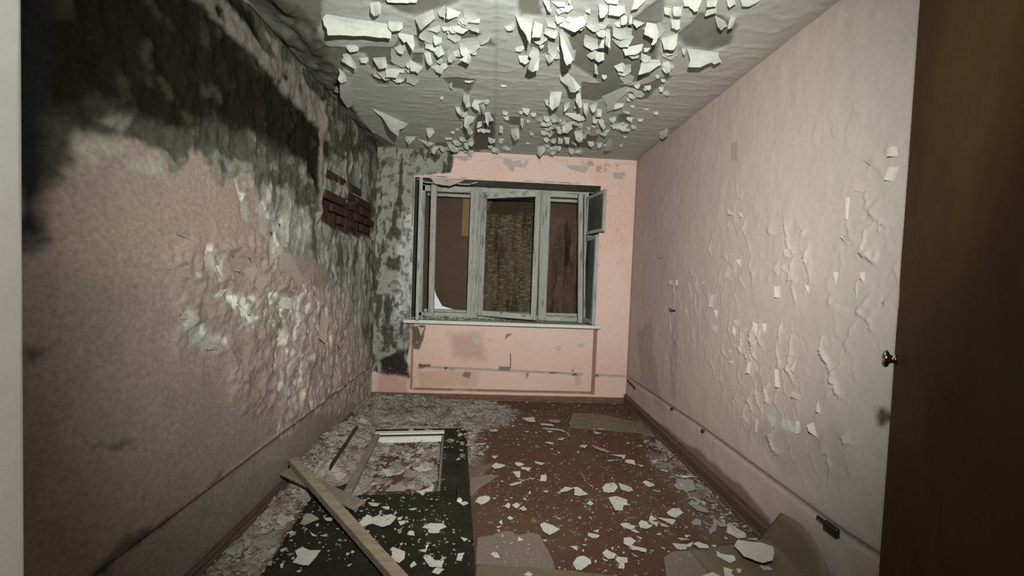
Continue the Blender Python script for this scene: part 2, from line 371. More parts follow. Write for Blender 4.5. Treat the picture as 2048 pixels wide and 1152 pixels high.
c = mix(c, [.42, .27, .22], mask(X, Z, PB, '757,748 815,752 815,790 750,790', .02, .02))
c = mix(c, [.10, .075, .06], mask(X, Z, PB, '820,650 850,652 845,690 838,700 828,695', .01, .03, 12, 3))
c = mix(c, [.08, .05, .035], mask(X, Z, PB, '838,728 862,728 862,735 838,737', .01, .01, 12, 3))
c = mix(c, [.34, .20, .16], mask(X, Z, PB, '900,665 960,665 970,720 905,715', .05, .04, 6, 3)*.6)
c = mix(c, [.36, .25, .16], mask(X, Z, PB, '835,740 960,745 955,775 840,775', .03, .04, 6, 3)*.5)
c = mix(c, [.30, .30, .25], mask(X, Z, PB, '1150,750 1162,750 1162,770 1150,770', .01, .005)*.7)
c = mix(c, [.28, .20, .17], mask(X, Z, PB, '1140,320 1240,330 1255,350 1200,345 1150,330', .01, .04, 14, 3)*sstep(.5, .6, n2)*.8)
for s in ('930,742 942,745 938,758 925,752', '950,672 962,676 955,690 948,684', '1012,668 1022,668 1010,678', '1053,745 1058,746 1052,758', '1140,738 1148,738 1146,744', '890,735 910,735 905,742', '1240,350 1248,342 1250,352'):
    c = mix(c, [.12, .085, .07], mask(X, Z, PB, s, .006, .012, 20, 3)*.85)
cr_ = abs(fbm(X, Z, 7, 4, 301)-.5); c = mix(c, [.30, .20, .17], sstep(.008, .002, cr_)*sstep(.5, .62, n1)*.6)
chx = sstep(-.80, -.72, X)*sstep(1.06, .98, X)+sstep(1.14, 1.16, X)
czb = .335-.022*(X+.8)
chb = np.exp(-((Z-czb)/.014)**4)*np.clip(chx, 0, 1)
c = mix(c, [.30, .255, .21], chb*.8); c = mix(c, [.08, .06, .045], chb*sstep(.6, .66, fbm(X, Z, 12, 3, 55)))
gv = sstep(.004, .0, abs(X-1.128)-.016)*(Z < WZ0-.02)*(Z > .075)
gh = sstep(.004, 0, abs(Z-.095)-.012)*(X < 1.14)*(X > -.80)
gl = sstep(.004, 0, abs(X+.83)-.008)*(Z < WZ0)*(Z > .08)
gg = np.clip(gv+gh*sstep(.3, .5, n1+.2)+gl, 0, 1); c = mix(c, [.17, .095, .07], gg*.9)
disp = -gg*.018-chb*.010+g*((n3-.5)*.03+(n2-.5)*.02)-g*dk*.006+(n2-.5)*.006+(n1-.5)*.01
disp += np.exp(-((Z-2.55)/.03)**2)*sstep(.5, .6, n2)*.012
edge_ = sstep(0, .02, X-XL)*sstep(0, .02, XR-X)*np.clip(np.maximum(sstep(0, .03, abs(X-(WX0+WX1)/2)-(WX1-WX0)/2), sstep(0, .03, abs(Z-(WZ0+WZ1)/2)-(WZ1-WZ0)/2)), 0, 1)
disp *= edge_
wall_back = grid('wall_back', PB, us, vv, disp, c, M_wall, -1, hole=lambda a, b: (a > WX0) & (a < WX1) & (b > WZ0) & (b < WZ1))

# ------------------------------------------------------------------ CEILING
us = lines(XL, XR, .012, []); vv = lines(YN, YB, .012, [])
X, Y = np.meshgrid(us, vv, indexing='ij')
n1 = fbm(X, Y, 3, 4, 311); n2 = fbm(X, Y, 12, 5, 323)
c = np.ones(X.shape+(3,))*np.array([.345, .37, .33]); c = mix(c, [.36, .335, .295], sstep(.2, 1.3, X)*.5)
EXP = ['450,-60 645,0 632,80 635,95 785,95 800,75 795,120 775,145 745,140 730,108 700,108 680,150 690,200 740,262 790,292 757,296 600,150',
       '735,0 930,-10 900,12 855,25 830,35 800,25 780,10', '1033,-10 1078,-5 1085,33 1040,33', '1140,78 1165,40 1190,50 1240,55 1280,30 1330,-10 1322,60 1305,140 1270,165 1210,172 1140,130',
       '1380,50 1400,28 1440,35 1475,52 1460,90 1420,103 1365,95 1355,70', '1165,165 1280,172 1350,150 1290,200 1240,180 1190,205 1160,200', '955,232 988,228 988,300 940,300', '825,72 862,70 858,100 838,98',
       '735,150 778,150 778,172 755,170', '820,105 850,105 845,130 820,125', '885,158 915,155 950,160 935,195 925,180 900,175', '1015,235 1042,235 1040,252 1018,250', '1240,230 1262,232 1255,248 1235,245', '1050,85 1110,78 1115,110 1075,110',
       '1085,-10 1105,-10 1100,20 1088,18', '790,158 820,155 822,168 795,168', '910,65 960,65 990,95 930,90', '1140,270 1200,272 1180,300 1140,292', '1100,260 1150,250 1150,300 1100,295', '870,285 960,290 960,305 870,305']
ex = np.zeros(X.shape)
for i, s in enumerate(EXP): ex = np.maximum(ex, mask(X, Y, PC, s, .008, .02, 8, 30+i))
c = mix(c, [.145, .148, .122], ex); c = mix(c, [.19, .195, .165], ex*sstep(.5, .65, n2)*.6)
lw = mask(X, Y, PC, '400,-120 560,-20 640,80 690,190 760,290 757,300', .03, .05, 6, 3); c = mix(c, [.055, .052, .04], lw*.95)
c = mix(c, [.10, .10, .08], lw*sstep(.5, .6, fbm(X*2, Y, 9, 4, 8)))
c = mix(c, [.10, .085, .085], mask(X, Y, PC, '955,232 988,228 988,300 940,300', .01, .02)*.8)
jt = np.exp(-((X+.033)/.006)**2); c = mix(c, [.2, .2, .17], jt*.6)
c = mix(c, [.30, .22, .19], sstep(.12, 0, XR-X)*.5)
rp = 1-abs(2*fbm(X*.8, Y*2.6, 5, 4, 401)-1)
disp = ex*.006*-1+(n2-.5)*.0015+(rp**8)*.004*(1-ex)-jt*.006+lw*(fbm(X*2, Y, 7, 4, 8)-.4)*.06
disp *= sstep(0, .03, YB-Y)*sstep(0, .03, XR-X)
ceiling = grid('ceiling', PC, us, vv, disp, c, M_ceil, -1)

# ------------------------------------------------------------------ FLOOR
us = lines(XL-.02, XR+.02, .011, []); vv = lines(-1.6, YB+.02, .011, [])
X, Y = np.meshgrid(us, vv, indexing='ij')
n1 = fbm(X, Y, 3, 4, 411); n2 = fbm(X, Y, 16, 5, 423); n4 = fbm(X, Y, 40, 3, 44)
c = np.ones(X.shape+(3,))*np.array([.082, .043, .028]); c = mix(c, [.09, .056, .035], sstep(.45, .65, n1)*.6)
RUB = '740,790 870,792 960,800 1030,822 1010,850 960,862 948,930 930,930 932,858 715,856 690,900 600,1000 530,1152 380,1170 560,960 640,880'
rb = mask(X, Y, PF, RUB, .08, .06, 5, 3)
c = mix(c, [.25, .225, .185], rb*sstep(.25, .5, n2+.05))
c = mix(c, [.20, .17, .145], mask(X, Y, PF, '1270,830 1340,870 1440,960 1540,1080 1500,1090 1400,1010 1330,960 1300,900', .06, .05, 8, 3)*sstep(.45, .6, n2))
c = mix(c, [.24, .22, .18], mask(X, Y, PF, '650,880 900,880 890,990 690,990', .05, .08, 6, 3)*sstep(.46, .56, n2))
c = mix(c, [.15, .13, .11], mask(X, Y, PF, '930,940 1000,920 960,960 940,1000', .02, .03)*.6)
c = mix(c, [.36, .35, .30], sstep(.74, .78, n4)*.3)
c = mix(c, [.16, .135, .11], mask(X, Y, PF, '1290,900 1300,930 1430,1100 1560,1100 1400,960', .1, .05)*.3)
disp = (n2-.5)*.002
floor = grid('floor', PF, us, vv, disp, c, M_floor, 1)

# ------------------------------------------------------------------ shell behind the camera, reveals, outer seal
def slab(name, a, b, mat, kind='structure', bev=0):
    o = box(name, a, b, mat, None, bev); o['kind'] = kind; return o
slab('wall_near_left', (XL-.15, .20, 0), (-.405, YN, ZT), M_jamb)
slab('wall_near_right', (.56, .20, 0), (XR+.15, YN, ZT), M_jamb)
slab('wall_near_head', (-.405, .20, 2.15), (.56, YN, ZT), M_jamb)
M_hall = surf('hall_paint', (.22, .2, .17), .1, 8, .8, .2, .2, 40, .002)
slab('wall_hall_left', (-1.35, -1.7, 0), (-1.24, .2, ZT), M_hall); slab('wall_hall_right', (1.488, -1.7, 0), (1.6, .2, ZT), M_hall)
slab('wall_hall_rear', (-1.35, -1.8, 0), (1.6, -1.6, ZT), M_hall); slab('ceiling_hall', (-1.35, -1.8, ZT), (1.6, YN, ZT+.1), M_hall)
slab('light_seal_1', (XL-.2, YN, -.15), (XR+.2, YB+.9, -.02), M_board);  # unseen outer slabs, down to the side ones, added to block sky light
slab('light_seal_2', (XL-.2, YN, ZT+.07), (XR+.2, YB+.9, ZT+.2), M_board)
slab('light_seal_3', (XL-.25, YN, -.1), (XL-.07, YB+.9, ZT+.15), M_board); slab('light_seal_4', (XR+.07, YN, -.1), (XR+.25, YB+.9, ZT+.15), M_board)
# wall thickness round the window opening
YO = 4.80
M_rev = surf('reveal_paint', (.15, .155, .14), .2, 14, .8, .2, .4, 50, .003)
rv = []
for nm, a, b in (('trim_5', (XL-.1, YB+.035, -.1), (WX0, YO, ZT+.1)), ('trim_6', (WX1, YB+.035, -.1), (XR+.1, YO, ZT+.1)), ('trim_7', (WX0, YB+.035, -.1), (WX1, YO, WZ0)), ('trim_8', (WX0, YB+.035, WZ1), (WX1, YO, ZT+.1))):
    slab(nm, a, b, M_rev)
# plaster arris joining wall face and reveal
for nm, a, b in (('trim_9', (WX0-.02, YB+.001, WZ0-.005), (WX0, YB+.04, WZ1+.02)), ('light_seal_10', (WX1, YB+.001, WZ0-.005), (WX1+.02, YB+.04, WZ1+.02)), ('light_seal_11', (WX0, YB+.001, WZ1), (WX1, YB+.04, WZ1+.02)), ('light_seal_12', (WX0, YB+.001, WZ0-.03), (WX1, YB+.04, WZ0))):
    slab(nm, a, b, M_rev)
# ------------------------------------------------------------------ skirtings
def skirt(name, a, b, h, th, nrm, mat):
    bm = bmesh.new(); a = Vector(a); b = Vector(b); n = Vector(nrm)
    prof = [(0, 0), (th+.012, 0), (th+.012, .014), (th, .022), (th, h*.72), (th*.55, h*.86), (th*.45, h), (0, h)]
    N = 26; rows = []
    for i in range(N+1):
        p = a.lerp(b, i/N); rows.append([bm.verts.new(p+n*(x+random.uniform(-.0012, .0012))+Vector((0, 0, z+random.uniform(-.001, .001)))) for x, z in prof])
    for r0, r1 in zip(rows, rows[1:]):
        for k in range(len(prof)): bm.faces.new((r0[k], r1[k], r1[(k+1) % len(prof)], r0[(k+1) % len(prof)]))
    bm.faces.new(rows[0]); bm.faces.new(rows[-1][::-1])
    o = bm_obj(name, bm, mat); o['kind'] = 'structure'; return o
skirt('baseboard_right', (XR, 1.0, 0), (XR, YB, 0), .105, .022, (-1, 0, 0), M_base)
skirt('baseboard_back', (XL, YB, 0), (XR, YB, 0), .058, .02, (0, -1, 0), M_baseb)
skirt('baseboard_left', (XL, .4, 0), (XL, 3.6, 0), .05, .018, (1, 0, 0), M_base)

# ------------------------------------------------------------------ WINDOW
win = empty('window_1', (.13, 4.5, WZ0)); win['kind'] = 'structure'
def wbar(name, a, b, w, d, mat=M_wood, parent=win, up=(0, 1, 0), bev=.004):
    bm = bmesh.new(); bar(bm, a, b, w, d, up, bev)
    return bm_obj(name, bm, mat, parent)
FY = 4.50; FZ0, FZ1 = WZ0+.02, WZ1-.015
wbar('frame_head', (WX0, FY, FZ1-.03), (WX1, FY, FZ1-.03), .07, .07, M_woodh)
wbar('frame_foot', (WX0, FY, FZ0+.02), (WX1, FY, FZ0+.02), .055, .07, M_woodh)
wbar('frame_jamb', (WX0+.03, FY, FZ0), (WX0+.03, FY, FZ1), .06, .07); wbar('frame_jamb', (WX1-.03, FY, FZ0), (WX1-.03, FY, FZ1), .06, .07)
def vx(px, y, v=500): return hit(px, v, 1, y)[0]
def hz(py, y, u=1000): return hit(u, py, 1, y)[2]
m0, m1_ = vx(938, FY), vx(962, FY); mx0 = (m0+m1_)/2
wbar('mullion', (mx0, FY-.01, FZ0), (mx0, FY-.01, FZ1), m1_-m0, .09)
r0, r1 = vx(1080, FY), vx(1096, FY); mx1 = (r0+r1)/2
wbar('mullion', (mx1, FY-.01, FZ0), (mx1, FY-.01, FZ1), r1-r0, .09)
# beads on mullions: rebate ridges
for x in (mx0-.02, mx0+.03): wbar('glazing_bead', (x, FY-.06, FZ0+.03), (x, FY-.06, FZ1-.05), .012, .014)
# outer frame layer (second glazing) seen inside the lights
OY = 4.62
for x0_, x1_ in ((WX0+.06, m0), (m1_, r0), (r1, WX1-.06)):
    wbar('outer_rail', (x0_, OY, FZ1-.075), (x1_, OY, FZ1-.075), .035, .04, M_woodh)
    wbar('outer_rail', (x0_, OY, FZ0+.055), (x1_, OY, FZ0+.055), .035, .04, M_woodh)
# casements: sash > stile, rail, pane
def sash(name, pa, pb, z0, z1, w=.045, th=.035, pane=M_glass, label=None, zb1=None):
    """casement spanning pa..pb (x, y of its two edges)"""
    s = empty(name, (pa[0], pa[1], z0), None); s.parent = win; s.matrix_parent_inverse = Matrix.Translation(-Vector(win.location))
    if label: s['label'] = label
    a = Vector((*pa, 0)); b = Vector((*pb, 0)); d = (b-a).normalized(); n = Vector((-d.y, d.x, 0))
    def part(nm, p, q, ww, tt, mat):
        bm = bmesh.new(); bar(bm, p, q, ww, tt, n, .004); o = bm_obj(nm, bm, mat); o.parent = s
        o.matrix_parent_inverse = Matrix.Translation(-Vector(s.location)); return o
    h = d*w/2
    part('stile', a+h+Vector((0, 0, z0)), a+h+Vector((0, 0, z1)), w, th, M_wood)
    part('stile', b-h+Vector((0, 0, z0)), b-h+Vector((0, 0, z1)), w, th, M_wood)
    part('rail', a+d*w+Vector((0, 0, z0+w/2)), b-d*w+Vector((0, 0, z0+w/2)), w, th*.9, M_woodh)
    part('rail', a+d*w+Vector((0, 0, z1-w/2)), b-d*w+Vector((0, 0, z1-w/2)), w, th*.9, M_woodh)
    if pane is not None:
        c0 = (a+b)/2; L_ = (b-a).length-2*w+.01
        part('pane', c0-d*L_/2+Vector((0, 0, (z0+z1)/2)), c0+d*L_/2+Vector((0, 0, (z0+z1)/2)), z1-z0-2*w+.01, .004, pane)
    return s
# part() with bar(): width axis lies along d x n, i.e. vertical; fine for pane and rails
sash('sash', (WX0+.012, 4.455), (vx(838, 4.0)-.005, 4.03), FZ0+.01, FZ1-.02, .05, .035, M_grime, 'left casement swung open against the reveal')
cb = hz(640, 4.12, 1065); ct = hz(379, 4.12, 1065)
sash('sash', (m1_-.005, 4.41), (vx(1078, 4.12), 4.12), cb, ct-.01, .058, .04, M_glass, 'middle casement standing ajar')
sash('sash', (1.035, 4.45), (1.066, 4.05), FZ0+.012, 1.80, .045, .035, M_grime, 'lower right casement swung open')
sash('sash', (1.03, 4.42), (vx(1206, 3.97), 3.97), hz(462, 3.97, 1200), 2.255, .035, .03, M_grime, 'small right vent casement swung into the room')
bm = bmesh.new(); bar(bm, (vx(866, 4.33), 4.33, WZ0+.045), (vx(868, 4.33, 380), 4.33, FZ1-.02), .062, .05, (0, 1, 0), .006)
add_box(bm, (vx(862, 4.33), 4.32, WZ0+.06), (.11, .06, .05), None, .012)
bm_obj('broken_post', bm, M_wood, win)
wbar('post', (vx(1160, 4.33, 640), 4.33, FZ0-.0), (vx(1161, 4.33, 385), 4.33, FZ1-.04), .05, .05)
wbar('post', (vx(1168, 4.36, 640), 4.36, FZ0-.0), (vx(1170, 4.36, 385), 4.36, FZ1-.04), .02, .05)
wbar('loose_batten', (vx(1083, 4.40), 4.40, FZ0+.02), (vx(1083, 4.40, 400), 4.40, FZ1-.03), .02, .02)
# head: cable and peeling lath
bm = bmesh.new(); tube(bm, [(WX0+.02+i*.09, 4.20+.03*math.sin(i*1.3), 2.315-.03*abs(math.sin(i*.9))) for i in range(8)], .008); bm_obj('loose_cable', bm, M_wood, win, True)
# sill board with bright nosing
bm = bmesh.new(); add_box(bm, ((-.905+1.15)/2, 4.28, WZ0+.002), (2.055, .34, .03), None, .004)
sill = bm_obj('window_sill', bm, M_woodh, win)
bm = bmesh.new(); add_box(bm, ((-.905+1.15)/2, 4.105, WZ0+.003), (2.07, .014, .036), None, .004); bm_obj('nosing', bm, M_white, sill)
# grit on the sill
bm = bmesh.new()
for i in range(260):
    x = -.85+abs(rng.normal(0, .45)); x = min(x, 1.0); y = rng.uniform(4.14, 4.6); s = rng.uniform(.006, .03)
    vs3 = [bm.verts.new((x+s*math.cos(a)*rng.uniform(.5, 1), y+s*math.sin(a)*rng.uniform(.5, 1), WZ0+.018+rng.uniform(0, .02))) for a in (0, 1.6, 3.1, 4.6)]
    bm.faces.new(vs3)
o = bm_obj('sill_grit', bm, M_paleflake, win); o['kind'] = 'stuff'
# boarding outside
def poly_slab(name, pts, y, th, mat, parent):
    bm = bmesh.new(); f = bm.faces.new([bm.verts.new((x, y, z)) for x, z in pts])
    g_ = bmesh.ops.extrude_face_region(bm, geom=[f]); bmesh.ops.translate(bm, vec=(0, th, 0), verts=[v for v in g_['geom'] if isinstance(v, bmesh.types.BMVert)])
    return bm_obj(name, bm, mat, parent)
by = 4.76
xg = vx(866, by); 
poly_slab('hoarding_board', [(-.86, WZ1+.02), (-.86, .80), (vx(863, by, 640), .80), (vx(866, by, 560), hz(566, by, 870)), (vx(872, by, 600), hz(590, by, 875)), (vx(884, by, 618), hz(612, by, 885)), (vx(915, by, 630), hz(621, by, 915)), (vx(950, by), hz(622, by, 950)), (vx(952, by), hz(384, by, 950)), (vx(868, by), hz(385, by, 870))], by, .015, M_board, win)
poly_slab('hoarding_board', [(vx(922, by-.02), hz(472, by-.02, 930)), (vx(951, by-.02), hz(472, by-.02, 930)), (vx(951, by-.02), hz(380, by, 930)), (vx(923, by-.02), hz(380, by, 930))], by-.02, .01, M_tape, win)
# sacking / planks: three vertical dirty sheets
bm = bmesh.new()
def wavy(name, x0, x1, z0, z1, y, mat, seed):
    bm = bmesh.new(); nx, nz = 40, 60; vs_ = []
    for i in range(nx+1):
        for j in range(nz+1):
            x = x0+(x1-x0)*i/nx; z = z0+(z1-z0)*j/nz
            w = (fbm(np.array(x), np.array(z*.3), 9, 3, seed)-.5)*.07+(fbm(np.array(x), np.array(z), 18, 3, seed+4)-.5)*.03
            vs_.append(bm.verts.new((x, y+float(w), z)))
    for i in range(nx):
        for j in range(nz): bm.faces.new((vs_[i*(nz+1)+j], vs_[(i+1)*(nz+1)+j], vs_[(i+1)*(nz+1)+j+1], vs_[i*(nz+1)+j+1]))
    return bm_obj(name, bm, mat, win, True)
wavy('sacking', vx(950, 4.73), vx(1030, 4.73), .80, hz(430, 4.73), 4.72, M_sack, 5)
wavy('sacking', vx(1029, 4.73), vx(1090, 4.73), .80, hz(424, 4.73), 4.73, M_sack, 8)
wavy('sacking', vx(1088, 4.73), vx(1215, 4.73), .80, hz(437, 4.73, 1100), 4.72, M_sack2, 11)
poly_slab('hoarding_board', [(vx(951, by), .80), (WX1+.02, .80), (WX1+.02, WZ1+.02), (vx(951, by), WZ1+.02)], by+.02, .015, M_board, win)
poly_slab('hoarding_board', [(vx(955, by-.05), hz(440, by-.05, 960)), (vx(972, by-.05), hz(425, by-.05)), (vx(985, by-.05), hz(395, by-.05)), (vx(955, by-.05), hz(393, by-.05))], by-.06, .01, M_tape, win)

# ------------------------------------------------------------------ curled sheets of paint
TILE = {'A': (600, 0, 6.777), 'B': (800, 0, 7.2), 'C': (980, 0, 7.2), 'D': (1160, 0, 7.2), 'E': (1340, 0, 7.2), 'F': (640, 140, 6.4), 'G': (880, 150, 6.4), 'H': (1080, 140, 6.064),
        'P': (560, 980, 5.12), 'Q': (660, 840, 6.4), 'R': (930, 830, 6.777), 'S': (1180, 830, 6.777), 'T': (930, 980, 6.697), 'U': (1180, 980, 6.697), 'V': (1330, 980, 5.851),
        'W': (1300, 400, 3.838), 'X': (1500, 250, 2.88), 'Y': (1380, 620, 3.388), 'Z': (330, 440, 3.84), 'O': (0, 0, 1.)}
def tp(t, s):
    x, y, k = TILE[t]; return [(x+a/k, y+b/k) for a, b in P(s)]
def ragged(pts, amt, r):
    out = []
    for i, p in enumerate(pts):
        q = pts[(i+1) % len(pts)]; out.append(p)
        if i == 0: continue
        L_ = math.hypot(q[0]-p[0], q[1]-p[1]); n = min(3, int(L_/7))
        for k in range(1, n+1):
            f = k/(n+1)+r.uniform(-.08, .08); d = r.uniform(-1, 1)*amt
            out.append((p[0]+(q[0]-p[0])*f-(q[1]-p[1])/L_*d, p[1]+(q[1]-p[1])*f+(q[0]-p[0])/L_*d))
    return out
def sheet(name, pts, surfv, mat, parent=None, lift=None, th=.0012, curl=1.0, amt=.8, seed=0, cup=0, orig=None, base=0.002):
    """a thin flake traced in the photograph and hinged along its first edge onto plane surfv = (axis, value, inward sign)"""
    ax, val, sg = surfv; r = random.Random(seed)
    a, b = pts[0], pts[1]; pts = ragged(pts, amt, r)
    ex_, ey_ = b[0]-a[0], b[1]-a[1]; L_ = math.hypot(ex_, ey_)+1e-9
    dist = lambda p: abs((p[0]-a[0])*ey_-(p[1]-a[1])*ex_)/L_
    far = max(pts, key=dist); H = dist(far)+1e-6
    if lift is None:     # hang plumb from the hinge
        h = hit((a[0]+b[0])/2, (a[1]+b[1])/2, ax, val); rr = ray(*far); z = EYE+rr*(h[1]/rr[1])
        lift = max(.012, min(.3, abs(z[2]-val)*.92))
    bm = bmesh.new()
    f = bm.faces.new([bm.verts.new((x, y, 0)) for x, y in pts])
    bmesh.ops.triangulate(bm, faces=[f])
    nrm = Vector((ey_/L_, -ex_/L_, 0)); cx = sum(p[0] for p in pts)/len(pts); cy_ = sum(p[1] for p in pts)/len(pts)
    if (Vector((cx-a[0], cy_-a[1], 0))).dot(nrm) < 0: nrm = -nrm
    for k in (1, 2, 3):
        g_ = bm.verts[:]+bm.edges[:]+bm.faces[:]
        bmesh.ops.bisect_plane(bm, geom=g_, plane_co=Vector((a[0], a[1], 0))+nrm*H*k/4, plane_no=nrm)
    tdir = Vector((ex_/L_, ey_/L_, 0))
    pr = [(Vector((p[0], p[1], 0))-Vector((a[0], a[1], 0))).dot(tdir) for p in pts]; w0, w1 = min(pr), max(pr)
    if w1-w0 > 8:
        for k in (1, 2):
            bmesh.ops.bisect_plane(bm, geom=bm.verts[:]+bm.edges[:]+bm.faces[:], plane_co=Vector((a[0], a[1], 0))+tdir*(w0+(w1-w0)*k/3), plane_no=tdir)
    ph = r.uniform(0, 6)
    for v in bm.verts:
        p = (v.co.x, v.co.y); t = min(1, dist(p)/H); s_ = ((Vector((p[0]-a[0], p[1]-a[1], 0))).dot(tdir)-w0)/(w1-w0+1e-6)
        off = base+lift*(t**curl)+cup*(2*s_-1)**2+lift*.10*t*math.sin(ph+s_*5)
        off = max(off, base)
        q = hit(p[0], p[1], ax, val+sg*off); v.co = Vector(q)
    bmesh.ops.recalc_face_normals(bm, faces=bm.faces)
    an = Vector()
    for f_ in bm.faces: f_.normal_update(); an += f_.normal*f_.calc_area()
    an = an.normalized() if an.length > 1e-9 else Vector((0, 0, 1))
    if an.dot(Vector(EYE)-bm.verts[:][0].co) > 0: an = -an
    g_ = bmesh.ops.extrude_face_region(bm, geom=bm.faces[:]); bmesh.ops.translate(bm, vec=an*th, verts=[v for v in g_['geom'] if isinstance(v, bmesh.types.BMVert)])
    cen = sum((v.co for v in bm.verts), Vector())/len(bm.verts)
    if parent is None:
        bmesh.ops.translate(bm, vec=-cen, verts=bm.verts)
        o = bm_obj(name, bm, mat); o.location = cen
    else:
        o = bm_obj(name, bm, mat, parent)
    return o
